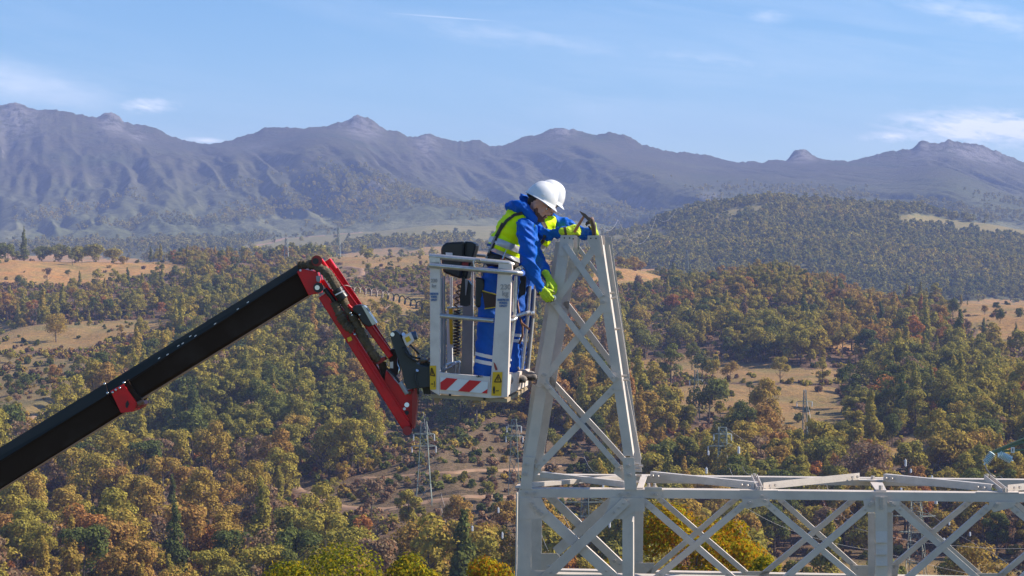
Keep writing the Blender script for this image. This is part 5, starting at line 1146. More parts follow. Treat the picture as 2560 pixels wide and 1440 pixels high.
def remesh(name, mb, vox, m, parent, wr=0.0, wf=10.0, smooth=3, seed=0.0, fold=None):
    me = bpy.data.meshes.new(name + '_src'); me.from_pydata([tuple(v) for v in mb.v], [], mb.f); bm = bmesh.new(); bm.from_mesh(me); bmesh.ops.recalc_face_normals(bm, faces=bm.faces); bm.to_mesh(me); bm.free()
    o = bpy.data.objects.new(name + '_src', me); C.objects.link(o); md = o.modifiers.new('r', 'REMESH'); md.mode = 'VOXEL'; md.voxel_size = vox; md.use_smooth_shade = True
    if smooth: s_ = o.modifiers.new('s', 'SMOOTH'); s_.iterations = smooth; s_.factor = 0.5
    dg = bpy.context.evaluated_depsgraph_get(); me2 = bpy.data.meshes.new_from_object(o.evaluated_get(dg)); bpy.data.objects.remove(o)
    if wr > 0:
        n = len(me2.vertices); co = np.empty(n * 3); me2.vertices.foreach_get('co', co); co = co.reshape(-1, 3); no = np.empty(n * 3); me2.vertices.foreach_get('normal', no); no = no.reshape(-1, 3)
        x, y, z = co.T + seed
        a = fbm(x * wf + z * wf * 0.8, y * wf * 0.8 - z * wf * 0.9, 3); b = (1 - np.abs(2 * fbm(x * wf * 1.5 + z * wf * 1.7 + 7, y * wf + z * wf * 0.8, 2) - 1)) ** 2
        me2.vertices.foreach_set('co', (co + no * ((a - 0.5) * wr * 1.1 + (b - 0.6) * wr * 2.0)[:, None]).ravel())
    off = offset_of(parent); me2.transform(Matrix.Translation(-off)); me2.materials.clear(); me2.materials.append(m)
    me2.polygons.foreach_set('use_smooth', [True] * len(me2.polygons)); me2.update()
    ob = bpy.data.objects.new(name, me2); C.objects.link(ob); ob.parent = parent; return ob
def cut(o, p, n):   # keep the side towards -n
    off = offset_of(o.parent); bm = bmesh.new(); bm.from_mesh(o.data); bmesh.ops.bisect_plane(bm, geom=bm.verts[:] + bm.edges[:] + bm.faces[:], plane_co=Vector(p) - off, plane_no=Vector(n), clear_outer=True); bm.to_mesh(o.data); bm.free(); return o
def band(src, p, n, w, m, lift_=0.004, name='reflective_band', extra=()):
    off = offset_of(src.parent); me = src.data.copy(); bm = bmesh.new(); bm.from_mesh(me); n = Vector(n).normalized(); p = Vector(p) - off
    for c, s in [(p + n * w / 2, n), (p - n * w / 2, -n)] + [(Vector(q) - off, Vector(k)) for q, k in extra]:
        bmesh.ops.bisect_plane(bm, geom=bm.verts[:] + bm.edges[:] + bm.faces[:], plane_co=c, plane_no=s, clear_outer=True)
    bm.normal_update()
    for v in bm.verts: v.co += v.normal * lift_
    bm.to_mesh(me); bm.free(); me.materials.clear(); me.materials.append(m); o = bpy.data.objects.new(name, me); C.objects.link(o); o.parent = src; return o
def stick(name, objs, pts, w, m, parent, lift_=0.008, th=0.006, n=24):
    """a strap laid on the clothing along a run of photo points"""
    trees = []
    for o in objs:
        off = offset_of(o.parent); trees.append(BVHTree.FromPolygons([v.co + off for v in o.data.vertices], [tuple(p.vertices) for p in o.data.polygons]))
    def hit(x, y):
        d = ray(x, y).normalized(); best = None
        for t in trees:
            r_ = t.ray_cast(Vector((0, 0, 0)), d)
            if r_[0] is not None and (best is None or r_[3] < best[3]): best = r_
        return best
    pp = []
    for i in range(n + 1):
        t = i / n * (len(pts) - 1); k = min(int(t), len(pts) - 2); u_ = t - k; x = pts[k][0] * (1 - u_) + pts[k + 1][0] * u_; y = pts[k][1] * (1 - u_) + pts[k + 1][1] * u_; pp.append((x, y))
    rows = []; last = None
    for i, (x, y) in enumerate(pp):
        a = pp[max(0, i - 1)]; b = pp[min(n, i + 1)]; dx, dy = b[0] - a[0], b[1] - a[1]; L_ = math.hypot(dx, dy) or 1; nx, ny = -dy / L_, dx / L_; row = []
        for s in (-0.5, 0, 0.5):
            h = hit(x + nx * w * s, y + ny * w * s)
            if h is None: q = P(x + nx * w * s, y + ny * w * s, last.y if last else 16.5)
            else: q = h[0] + (h[1] if h[1].y < 0 else -h[1]) * 0 - ray(x, y).normalized() * lift_
            row.append(q); last = q
        rows.append(row)
    mb = MB(); vs = [q for r_ in rows for q in r_] + [q + Vector((0, th, 0)) for r_ in rows for q in r_]; B_ = len(rows) * 3; fs = []
    for i in range(n):
        for k in range(2): a = i * 3 + k; fs += [(a, a + 1, a + 4, a + 3), (B_ + a, B_ + a + 3, B_ + a + 4, B_ + a + 1)]
        for k in (0, 2): a = i * 3 + k; fs.append((a, a + 3, B_ + a + 3, B_ + a))
    mb.add(vs, fs); return mb.build(name, m, parent, smooth=60)
def frame(f, u):
    f = Vector(f).normalized(); u = Vector(u); u = (u - f * u.dot(f)).normalized(); return f, u, f.cross(u)
def head_elems(mb, c, f, u, s):
    ell(mb, c + u * 0.025 - f * 0.008, (f * 0.098, s * 0.077, u * 0.095))       # skull
    ell(mb, c - u * 0.035 + f * 0.022, (f * 0.072, s * 0.060, u * 0.080))       # face
    ell(mb, c - u * 0.088 + f * 0.045, (f * 0.036, s * 0.036, u * 0.030))       # chin
    ell(mb, c + u * 0.018 + f * 0.078, (f * 0.018, s * 0.050, u * 0.012))       # brow
    cap(mb, c + u * 0.010 + f * 0.090, c - u * 0.026 + f * 0.110, 0.010, 0.014, 10)   # nose
    for k in (-1, 1):
        ell(mb, c - u * 0.028 + f * 0.098 + s * 0.014 * k, (f * 0.012, s * 0.008, u * 0.008))
        ell(mb, c - u * 0.022 + f * 0.062 + s * 0.036 * k, (f * 0.024, s * 0.022, u * 0.022))    # cheek
        ell(mb, c - u * 0.012 - f * 0.006 + s * 0.078 * k, (f * 0.018, s * 0.010, u * 0.032))    # ear
    ell(mb, c - u * 0.055 + f * 0.088, (f * 0.012, s * 0.024, u * 0.006)); ell(mb, c - u * 0.066 + f * 0.086, (f * 0.012, s * 0.020, u * 0.007))
def head_details(c, f, u, s, body, person, beard=True):
    for k in (-1, 1):
        e = c + u * 0.006 + f * 0.080 + s * 0.030 * k; mb = MB(); mb.ball(e, 0.0095, 12, 8); mb.build('eye', M_white, person, smooth='all')
        mb = MB(); mb.ball(e + f * 0.0055, 0.0062, 8, 6); mb.build('iris', M_ink, person, smooth='all')
        mb = MB(); ell(mb, e + u * 0.016 + f * 0.010, (f * 0.006, s * 0.022, u * 0.005)); mb.build('eyebrow', M_hair, person, smooth='all')
    mb = MB(); ell(mb, c - u * 0.060 + f * 0.094, (f * 0.010, s * 0.024, u * 0.006)); mb.build('mouth', M_lip, person, smooth='all')
    mb = MB(); ell(mb, c + u * 0.040 - f * 0.035, (f * 0.080, s * 0.078, u * 0.075)); ell(mb, c + u * 0.01 - f * 0.055, (f * 0.055, s * 0.068, u * 0.055))
    remesh('hair', mb, 0.007, M_hair, person, 0.003, 40, 2)
    if beard:
        mb = MB(); ell(mb, c - u * 0.092 + f * 0.044, (f * 0.040, s * 0.042, u * 0.030)); ell(mb, c - u * 0.048 + f * 0.088, (f * 0.010, s * 0.028, u * 0.005))
        for k in (-1, 1): limb(mb, [(c - u * 0.022 + f * 0.006 + s * 0.064 * k, 0.012), (c - u * 0.060 + f * 0.018 + s * 0.052 * k, 0.020), (c - u * 0.088 + f * 0.040 + s * 0.030 * k, 0.023)]); limb(mb, [(c - u * 0.062 + f * 0.040 + s * 0.046 * k, 0.015), (c - u * 0.078 + f * 0.070 + s * 0.020 * k, 0.014), (c - u * 0.046 + f * 0.092 + s * 0.016 * k, 0.007)])
        remesh('beard', mb, 0.006, M_beard, person, 0.003, 40, 2)
def helmet(c, f, u, s, person):
    """c = centre of the rim; shell with flared rim, peak and three raised ribs"""
    mb = MB(); NA, NP = 48, 16; vs = []
    for j in range(NP + 1):
        ph = j / NP * math.pi / 2
        for i in range(NA):
            a = 2 * math.pi * i / NA; ca, sa = math.cos(a), math.sin(a)
            rx, ry, h = 0.136, 0.110, 0.145; r_ = math.cos(ph) ** 0.85; z = math.sin(ph) ** 0.95 * h
            x, y = rx * ca * r_, ry * sa * r_
            rib = max(math.exp(-((y) / 0.016) ** 4), math.exp(-((abs(y) - 0.046) / 0.010) ** 4) * 0.7) * (1 if ph > 0.30 else 0) * 0.011 * (1 if abs(x) < 0.105 else 0.3)
            z += rib
            vs.append(c + f * x + s * y + u * z)
    for e, (ox, oz) in enumerate([(0.010, -0.006), (0.014, -0.012)]):   # rim and peak
        for i in range(NA):
            a = 2 * math.pi * i / NA; ca, sa = math.cos(a), math.sin(a); peak = max(0, ca - 0.35) / 0.65; pk = 0.024 * peak ** 0.7 * (e + 1) / 2
            vs.append(c + f * ((0.136 + ox) * ca + pk) + s * (0.110 + ox) * sa + u * (oz - 0.012 * peak * (e + 1) / 2))
    fs = []
    for j in range(NP):
        for i in range(NA): fs.append((j * NA + i, j * NA + (i + 1) % NA, (j + 1) * NA + (i + 1) % NA, (j + 1) * NA + i))
    r0 = (NP + 1) * NA
    for i in range(NA):
        k = (i + 1) % NA; fs.append((r0 + i, r0 + k, k, i)); fs.append((r0 + NA + i, r0 + NA + k, r0 + k, r0 + i))
    mb.add(vs, fs); o = mb.build('helmet', M_helm, person, smooth='all'); sm = o.modifiers.new('shell', 'SOLIDIFY'); sm.thickness = 0.004; sm.offset = -1
    mb = MB(); ell(mb, c - f * 0.095 - u * 0.020, (f * 0.030, s * 0.070, u * 0.016)); mb.build('helmet_strap', M_link, o, smooth='all')
    for k in (-1, 1): MB().bar(c + s * 0.112 * k + f * 0.02 + u * 0.035, c + s * 0.112 * k + f * 0.045 + u * 0.035, u, 0.003, s * k, 0, 0.006).build('slot', M_white, o)
    return o
def glove(name, wr, d, n, s, parent, curl=(50, 45, 30), spread=0.012, scale=1.0, thumb=(0.5, 0.8, -0.5), curls=None):
    """wr wrist, d towards the knuckles, n back of the hand, s thumb side; fingers curl towards -n"""
    d = Vector(d).normalized(); n = Vector(n); n = (n - d * n.dot(d)).normalized(); s0 = d.cross(n); s = s0 if s0.dot(Vector(s)) > 0 else -s0; k_ = scale
    mb = MB(); lens = [0.040, 0.044, 0.041, 0.032]
    for i in range(4):
        off = (0.030 - 0.020 * i) * k_; kn = wr + d * (0.088 - 0.004 * abs(i - 1)) * k_ + s * off
        cap(mb, wr + s * off * 0.7 + d * 0.01, kn, 0.017 * k_, 0.0145 * k_, 10)
        p = kn; dd = d.copy(); cc = curls[i] if curls else curl
        for j, (cg, fl) in enumerate(zip(cc, (1.0, 0.62, 0.5))):
            q = Matrix.Rotation(R(-cg) if d.cross(n).dot(s) > 0 else R(cg), 3, s); dd = q @ dd
            if j == 0 and dd.dot(n) > d.dot(n) + 0.02: dd = Matrix.Rotation(R(2 * cg) if d.cross(n).dot(s) > 0 else R(-2 * cg), 3, s) @ dd
            e = p + dd * lens[i] * fl * k_; cap(mb, p, e, (0.0112 - 0.0012 * j) * k_, (0.0102 - 0.0012 * j) * k_, 8); p = e
    t0 = wr + d * 0.025 * k_ + s * 0.030 * k_; td = (s * thumb[0] + d * thumb[1] + n * thumb[2]).normalized(); t1 = t0 + td * 0.042 * k_; td2 = (td + d * 0.4 - n * 0.5).normalized(); t2 = t1 + td2 * 0.032 * k_
    limb(mb, [(t0 - s * 0.01, 0.017 * k_), (t1, 0.0125 * k_), (t2, 0.0105 * k_)])
    cap(mb, wr - d * 0.035 * k_, wr + d * 0.01, 0.031 * k_, 0.028 * k_, 12)
    o = remesh(name, mb, 0.0045, M_glove, parent, 0.0015, 60, 1); o.data.materials.append(M_palm); off = offset_of(parent)
    ce = wr + d * 0.06 - n * 0.004
    for pl_ in o.data.polygons:
        v = pl_.center + off - ce
        if pl_.normal.dot(-n) > 0.25 or v.dot(-n) > 0.022 * k_: pl_.material_index = 1
    return o
def boot(name, heel, fwd, parent, L_=0.27):
    fwd = Vector(fwd).normalized(); side = fwd.cross(GZ).normalized(); mb = MB()
    limb(mb, [(heel + GZ * 0.045, 0.042), (heel + fwd * 0.10 + GZ * 0.045, 0.044), (heel + fwd * (L_ - 0.09) + GZ * 0.036, 0.040), (heel + fwd * (L_ - 0.04) + GZ * 0.030, 0.034)])
    limb(mb, [(heel + GZ * 0.05, 0.042), (heel + fwd * 0.02 + GZ * 0.10, 0.044)]); o = remesh(name, mb, 0.009, M_boot, parent, 0.003, 25, 2)
    mb = MB(); k = [(0, .038), (.3, .036), (.6, .045), (.9, .038), (1, .02)]; a = [heel + fwd * (-0.04 + (L_ + 0.02) * t) + side * w for t, w in k] + [heel + fwd * (-0.04 + (L_ + 0.02) * t) - side * w for t, w in reversed(k)]
    mb.plate(a, GZ, 0.028); mb.build('sole', M_sole, o); return o
D0 = Vector((0, 0, 0))
# ============ worker in front
w1 = thing('person', 'front worker in blue and yellow vest bending down with a wrench at the spike leg', 'person', J(1250, 945, 16.6))
f1, u1, s1 = frame((0.86, -0.36, -0.38), (0.40, 0.0, 0.92)); h1 = J(1348, 516, 16.55)
up_t = Vector((0.40, 0, 0.92)).normalized(); fr_t = Vector((0.92, 0, -0.40)); sd_t = Vector((0, 1, 0))
def torso(mb, pts, k=1.0, add=0.0):
    for (c, a, b, h, lean) in pts:
        u_ = Vector((math.sin(R(lean)), 0, math.cos(R(lean)))); f_ = Vector((math.cos(R(lean)), 0, -math.sin(R(lean)))); ell(mb, c, (f_ * (a * k + add), YA * (b * k + add), u_ * (h * k + add)))
T1 = [(J(1252, 690, 16.64), .130, .165, .125, 5), (J(1258, 655, 16.64), .122, .155, .13, 8), (J(1265, 612, 16.64), .130, .165, .14, 18), (J(1284, 575, 16.63), .132, .185, .13, 30), (J(1300, 550, 16.62), .115, .175, .10, 38)]
sh1n, sh1f = J(1312, 568, 16.44), J(1318, 562, 16.80)
arm1n = [(sh1n, .078), (J(1318, 610, 16.38), .074), (J(1321, 655, 16.36), .066), (J(1338, 690, 16.40), .054), (J(1351, 718, 16.44), .043)]
arm1f = [(sh1f, .075), (J(1330, 610, 16.80), .068), (J(1344, 648, 16.76), .058), (J(1358, 670, 16.66), .050), (J(1369, 690, 16.56), .042)]
leg1n = [(J(1238, 700, 16.55), .120), (J(1226, 760, 16.52), .100), (J(1220, 810, 16.50), .088), (J(1213, 870, 16.51), .083), (J(1209, 935, 16.53), .088)]
leg1f = [(J(1266, 700, 16.76), .118), (J(1264, 800, 16.80), .086), (J(1246, 940, 16.82), .084)]
mb = MB(); head_elems(mb, h1, f1, u1, s1); cap(mb, h1 - u1 * 0.06 - f1 * 0.015, J(1312, 545, 16.60), .055, .062)
torso(mb, T1, 0.85); [limb(mb, [(p, r_ * 0.62) for p, r_ in L__]) for L__ in (arm1n, arm1f, leg1n, leg1f)]
limb(mb, [(T1[0][0], .11), (T1[2][0], .10), (T1[4][0], .10)])
body1 = remesh('body', mb, 0.0075, M_skin, w1, smooth=1); head_details(h1, f1, u1, s1, body1, w1)
hc1 = J(1353, 499, 16.55); hf, hu, hs = frame((0.82, -0.30, -0.49), (0.48, 0.02, 0.87)); helmet(hc1, hf, hu, hs, w1)
mb = MB(); torso(mb, T1[1:], 1.0); limb(mb, arm1n); limb(mb, arm1f); cap(mb, J(1302, 548, 16.62), J(1322, 535, 16.60), .10, .075)
jk1 = remesh('jacket', mb, 0.010, M_jacket, w1, 0.012, 11, 1)
mb = MB()      # hood lying on the neck and collar round the throat
for k in range(14):
    a = 2 * math.pi * k / 14; p = J(1318, 535, 16.60) + Vector((math.cos(a) * 0.080 * 0.9, math.sin(a) * 0.105, -math.cos(a) * 0.080 * 0.55)); mb.ball(p, 0.046, 10, 8)
limb(mb, [(J(1276, 516, 16.58), .040), (J(1290, 514, 16.50), .048), (J(1308, 520, 16.46), .046)]); limb(mb, [(J(1278, 518, 16.62), .052), (J(1290, 522, 16.70), .05)]); limb(mb, [(J(1290, 516, 16.5), .045), (J(1312, 526, 16.46), .048), (J(1332, 548, 16.46), .036)])
limb(mb, [(J(1306, 492, 16.64), .030), (J(1314, 494, 16.66), .034), (J(1312, 510, 16.66), .045)])
hood1 = remesh('hood', mb, 0.010, M_jacket, jk1, 0.010, 12, 2)
mb = MB(); torso(mb, T1[1:], 1.0, 0.016); cap(mb, J(1296, 548, 16.54), J(1322, 558, 16.54), .085, .055); cap(mb, J(1296, 548, 16.74), J(1322, 556, 16.74), .085, .055)
v1 = remesh('vest', mb, 0.010, M_vest, w1, 0.007, 8, 2, 3.0)
hem_p, hem_n = J(1258, 640, 16.5), Vector((-0.40, 0, -0.92)); cut(v1, hem_p, hem_n)
band(v1, J(1262, 611, 16.5), Vector((0.36, 0, 0.93)), 0.055, M_refl); band(v1, J(1262, 638, 16.5), Vector((0.40, 0, 0.92)), 0.042, M_refl)
mb = MB(); torso(mb, [T1[0]], 1.0, 0.006); limb(mb, leg1n); limb(mb, leg1f); torso(mb, [T1[1]], 0.98)
tr1 = remesh('trousers', mb, 0.012, M_trouser, w1, 0.008, 8, 2, 1.0)
for py in (888, 905): band(tr1, J(1211, py, 16.5), Vector((0.22, 0, 1)), 0.030, M_reflw, 0.005)
mb = MB(); torso(mb, [(J(1255, 655, 16.64), .134, .166, .075, 8)], 1.0, 0.012); belt = remesh('belt', mb, 0.010, M_strap, w1, 0.003, 15, 1)
boot('boot', J(1206, 958, 16.52), (1, -0.25, 0), w1); boot('boot', J(1240, 956, 16.84), (1, -0.1, 0), w1)
stick('harness_strap', [v1, hood1], [(1306, 533), (1286, 537), (1266, 552), (1250, 575), (1238, 600), (1226, 628), (1219, 648)], 7.5, M_strap, w1)
stick('harness_strap', [v1, tr1, belt], [(1256, 557), (1243, 582), (1232, 604), (1222, 632)], 5, M_strap, w1, 0.012)
stick('lanyard', [v1, tr1, belt], [(1238, 590), (1228, 615), (1218, 640), (1209, 665), (1204, 690)], 4.5, M_web, w1, 0.02)
mb = MB(); mb.box(J(1222, 612, 16.42), XA * 0.016, YA * 0.01, GZ * 0.010); mb.build('blue_clip', mat('clip_blue', (0.02, 0.08, 0.25), 0.4), w1)
def pbox(name, pts, Y0, Y1, m, parent, bevel=0.006): return prism(name, pts, Y0, Y1, m, parent, bevel=bevel)
pbox('pouch', [(1206, 728), (1240, 736), (1240, 768), (1212, 772), (1209, 750)], 16.34, 16.42, M_pouch, w1)
for a, b in (((1206, 727), (1241, 737)), ((1211, 772), (1239, 768))): MB().bar(J(*a, 16.335), J(*b, 16.335), GZ, 0.004, YA, 0, 0.09).build('pouch_trim', mat('trim_yellow', (0.62, 0.42, 0.02), 0.5), w1)
pbox('tool_bag', [(1189, 692), (1208, 696), (1212, 712), (1206, 760), (1198, 770), (1188, 766)], 16.46, 16.56, M_blk, w1, 0.012)
stick('harness_strap', [tr1], [(1209, 700), (1206, 718), (1210, 745), (1216, 768)], 4, M_strap, w1, 0.012)
stick('harness_strap', [tr1], [(1248, 700), (1250, 730), (1254, 755)], 5, M_strap, w1, 0.012)
pbox('tool_holder', [(1246, 648), (1268, 652), (1272, 690), (1250, 690)], 16.40, 16.46, M_redd, w1)
mb = MB(); limb(mb, [(J(1251, 658, 16.39), .010), (J(1254, 648, 16.385), .009)]); limb(mb, [(J(1263, 658, 16.39), .010), (J(1260, 648, 16.385), .009)]); mb.build('plier_handles', M_red, w1, smooth='all')
MB().tube([J(1257, 648, 16.385), J(1266, 624, 16.385)], [0.010, 0.003], 6).build('pliers', M_chrome, w1)
glove('glove', J(1353, 722, 16.44), (0.55, -0.2, -0.75), (-0.35, -0.9, 0.1), (0.8, 0, 0.3), w1, (35, 40, 30))
glove('glove', J(1370, 694, 16.53), (0.52, -0.15, -0.84), (0.72, -0.55, 0.40), (-0.5, -0.6, -0.3), w1, (30, 48, 40), scale=1.12)
mb = MB(); mb.tube([J(1350, 724, 16.55), J(1356, 728, 16.55)], 0.05, 12); mb.build('cuff', M_palm, w1, smooth=40)
# ============ worker behind
w2 = thing('person', 'worker behind, mostly hidden, resting both arms on the spike top with hammer and punch', 'person', J(1290, 940, 17.1))
f2, u2, s2 = frame((0.74, -0.50, -0.42), (0.38, 0, 0.92)); h2 = J(1366, 508, 17.06)
T2 = [(J(1296, 695, 17.15), .125, .165, .125, 10), (J(1304, 655, 17.15), .118, .155, .13, 18), (J(1320, 618, 17.15), .125, .165, .14, 28), (J(1340, 585, 17.14), .128, .185, .13, 34), (J(1352, 563, 17.12), .112, .175, .10, 38)]
arm2n = [(J(1345, 566, 16.97), .074), (J(1346, 584, 16.90), .064), (J(1380, 586, 16.82), .052), (J(1413, 578, 16.76), .040)]
arm2f = [(J(1372, 552, 17.30), .072), (J(1400, 558, 17.30), .062), (J(1432, 574, 17.22), .055), (J(1455, 584, 17.10), .048), (J(1480, 583, 16.98), .040)]
leg2n = [(J(1290, 700, 17.04), .115), (J(1289, 760, 17.0), .092), (J(1282, 815, 16.97), .080), (J(1278, 870, 16.97), .070), (J(1281, 925, 16.97), .066)]
leg2f = [(J(1304, 700, 17.26), .112), (J(1306, 800, 17.24), .078), (J(1291, 932, 17.22), .064)]
mb = MB(); head_elems(mb, h2, f2, u2, s2); cap(mb, h2 - u2 * 0.06 - f2 * 0.015, J(1356, 552, 17.1), .055, .060)
torso(mb, T2, 0.85); [limb(mb, [(p, r_ * 0.62) for p, r_ in L__]) for L__ in (arm2n, arm2f, leg2n, leg2f)]; limb(mb, [(T2[0][0], .11), (T2[2][0], .10), (T2[4][0], .10)])
body2 = remesh('body', mb, 0.0075, M_skin, w2, smooth=1); head_details(h2, f2, u2, s2, body2, w2)
hc2 = J(1372, 494, 17.05); a_, b_, c_ = frame((0.80, -0.34, -0.48), (0.46, 0.02, 0.87)); helmet(hc2, a_, b_, c_, w2)
mb = MB(); torso(mb, T2[1:], 1.0); limb(mb, arm2n); limb(mb, arm2f); cap(mb, J(1350, 560, 17.12), J(1362, 545, 17.1), .10, .07)
jk2 = remesh('jacket', mb, 0.010, M_jacket, w2, 0.013, 12, 1, 5.0)
mb = MB(); torso(mb, T2[1:], 1.0, 0.016); cap(mb, J(1352, 552, 17.04), J(1376, 556, 17.04), .080, .055); cap(mb, J(1352, 552, 17.24), J(1378, 552, 17.24), .080, .050)
v2 = remesh('vest', mb, 0.010, M_vest, w2, 0.007, 8, 2, 8.0); cut(v2, J(1322, 640, 17.1), Vector((-0.5, 0, -0.86))); band(v2, J(1345, 612, 17.0), Vector((0.55, 0, 0.84)), 0.05, M_refl)
mb = MB(); torso(mb, [T2[0]], 1.0, 0.006); limb(mb, leg2n); limb(mb, leg2f); torso(mb, [T2[1]], 0.98); tr2 = remesh('trousers', mb, 0.012, M_trouser, w2, 0.008, 8, 2, 6.0)
for py in (836, 850): band(tr2, J(1280, py, 16.97), Vector((0.1, 0, 1)), 0.026, M_reflw, 0.005)
boot('boot', J(1281, 950, 16.96), (0.9, -0.25, 0.0), w2, 0.23); boot('boot', J(1284, 950, 17.2), (1, 0.2, 0), w2, 0.24)
stick('harness_strap', [v2, jk2], [(1362, 588), (1358, 604), (1348, 612), (1344, 630)], 8, M_strap, w2)
stick('harness_strap', [v2, jk2, tr2], [(1352, 540), (1358, 556), (1366, 572)], 9, M_strap, w2)
mb = MB(); torso(mb, [(J(1299, 682, 17.15), .130, .168, .06, 12)], 1.0, 0.014); remesh('belt', mb, 0.012, M_strap, w2, 0.004, 15, 1)
pbox('tool_bag', [(1292, 690), (1316, 690), (1314, 735), (1300, 742), (1290, 725)], 16.86, 16.94, M_blk, w2, 0.012)
MB().tube([J(1292, 745, 16.9), J(1296, 772, 16.88), J(1300, 795, 16.86), J(1306, 815, 16.86), J(1306, 840, 16.86), J(1298, 860, 16.88)], 0.010, 8).build('rope', M_brown, w2, smooth='all')
MB().tube([J(1302, 806, 16.80), J(1324, 824, 16.80)], 0.010, 8).build('rope_end', mat('rope_orange', (0.5, 0.22, 0.10), 0.6), w2)
glove('glove', J(1417, 577, 16.75), (0.97, -0.05, 0.10), (-0.1, -0.86, 0.5), (0.1, 0.3, 0.95), w2, (62, 70, 45), scale=1.08)
glove('glove', J(1488, 584, 16.94), (-0.1, -0.25, 0.9), (0.92, -0.2, 0.3), (-0.3, -0.9, 0.0), w2, (48, 60, 45), scale=1.0)
mb = MB(); mb.tube([J(1410, 579, 16.76), J(1416, 578, 16.76)], 0.043, 12); mb.build('cuff', M_palm, w2, smooth=40)
# ---- tools in their hands
ham = thing('hammer', 'short hammer with a reddish wooden handle and dark iron pick head, held above the spike', 'hammer', J(1448, 560, 16.72))
MB().tube([J(1436, 580, 16.72), J(1448, 560, 16.70), J(1460, 540, 16.70)], [0.013, 0.012, 0.010], 10).build('handle', M_wood, ham, smooth=60)
a, b, c = J(1449, 528, 16.70), J(1461, 538, 16.70), J(1475, 550, 16.70); d_ = (c - a).normalized(); u_ = d_.cross(YA).normalized()
mb = MB(); mb.bar(a, b, u_, 0.002, YA, -0.012, 0.012, hu1=0.015); mb.bar(b, J(1470, 546, 16.70), u_, 0.015, YA, -0.013, 0.013, hu1=0.012); mb.bar(J(1470, 546, 16.70), c, u_, 0.016, YA, -0.015, 0.015); mb.build('hammer_head', M_iron, ham, bevel=0.002)
pun = thing('punch', 'blunt brown steel punch held upright on the right corner of the spike', 'punch', J(1484, 586, 16.80))
MB().tube([J(1486, 588, 16.82), J(1484, 566, 16.80), J(1479, 550, 16.80)], [0.016, 0.022, 0.022], 12).build('shaft', M_iron, pun, smooth=60)
MB().ball(J(1479, 549, 16.80), 0.022, 12, 8).build('grip', mat('punch_grip', (0.22, 0.13, 0.10), 0.6), pun, smooth='all')
wrn = thing('wrench', 'steel wrench in the front worker\'s hands on the left leg of the spike', 'wrench', J(1380, 742, 16.5))
MB().tube([J(1352, 722, 16.48), J(1366, 734, 16.47), J(1381, 742, 16.47)], 0.008, 8).build('shank', M_chrome, wrn, smooth=60)
MB().tube([J(1384, 744, 16.45), J(1384, 744, 16.50)], 0.022, 10).build('jaw', M_chrome, wrn, smooth=40)
MB().hexbolt(J(1388, 748, 16.50), -YA, 0.014, 0.04).build('socket', M_bolt, wrn)
# ------------------------------------------------------------------ power lines of the valley
M_pyl = mat('pylon_green', (0.20, 0.24, 0.21), 0.6, 0.1); M_ins = mat('insulator_white', (0.72, 0.74, 0.75), 0.25); M_wire = mat('line_wire', (0.62, 0.58, 0.55), 0.5, 0.1)
def pylon(label, px, ybot, ytop, Yd, wb, wt, arms, ins=(), group=None, th=0.08):
    if 700 < ybot < 1300: Yd = ground_pt(px, ybot).y - 1.5
    base = P(px, ybot, Yd); top = P(px, ytop, Yd); H = top.z - base.z; root = thing('power_pylon', label, 'pylon', base, group)
    th *= 1.35; s = Yd / F; wb_, wt_ = wb * s / 2, wt * s / 2; body = MB(); nlev = max(5, int(H / (wb_ * 2.2)) ) ; nlev = min(nlev, 12)
    def cor(f): w_ = wb_ + (wt_ - wb_) * f ** 0.8; z = base.z + H * f; return [Vector((base.x + a * w_, base.y + b * w_, z)) for a, b in ((-1, -1), (1, -1), (1, 1), (-1, 1))]
    lv = [1 - (1 - k / nlev) ** 1.25 for k in range(nlev + 1)]
    for k in range(nlev):
        a, b = cor(lv[k]), cor(lv[k + 1])
        for i in range(4):
            j = (i + 1) % 4
            body.tube([a[i], b[i]], th, 4, caps=False); body.tube([a[i], b[j]], th * 0.6, 3, caps=False); body.tube([a[j], b[i]], th * 0.6, 3, caps=False); body.tube([b[i], b[j]], th * 0.6, 3, caps=False)
    body.build('tower_body', M_pyl, root, fix=False)
    for (ay, l, r_) in arms:
        f_ = (ybot - ay) / (ybot - ytop); c = cor(min(1, f_)); cz = c[0].z
        for ex in (l, r_):
            tip = Vector((base.x + ex * s, base.y, cz)); am = MB()
            for q in c: am.tube([q, tip], th * 0.7, 4, caps=False)
            up = Vector((base.x, base.y, cz + abs(ex) * s * 0.25)); am.tube([up, tip], th * 0.6, 3, caps=False)
            am.build('cross_arm', M_pyl, root, fix=False)
            if ins:
                L_ = 1.6; im = MB()
                for k in range(7): im.tube([tip - GZ * (0.1 + k * L_ / 7), tip - GZ * (0.1 + (k + 0.7) * L_ / 7)], 0.17, 8)
                im.tube([tip, tip - GZ * (L_ + 0.2)], 0.04, 4); im.build('insulator', M_ins, root)
    return root
pylon('tall thin lattice pylon rising through both dirt tracks under the red jib', 1060, 1262, 1055, 640, 42, 14, [(1085, -26, 26), (1115, -30, 30)], True, th=0.07)
pylon('slim pylon partly behind the left leg of the gantry spike', 1285, 1238, 1048, 640, 30, 12, [(1065, -18, 18), (1090, -20, 22)], True, th=0.06)
pylon('dark green pylon standing right of the spike with a white insulator', 1806, 1360, 1068, 520, 36, 18, [(1115, -36, 38), (1085, -22, 22)], True, th=0.09)
pylon('distant pylon at the left edge of the meadow', 1740, 1055, 925, 780, 20, 7, [(950, -16, 16)], True, th=0.07)
pylon('pale thin pylon in the middle of the meadow', 2012, 1112, 975, 720, 16, 6, [(1004, -20, 18)], True, th=0.06)
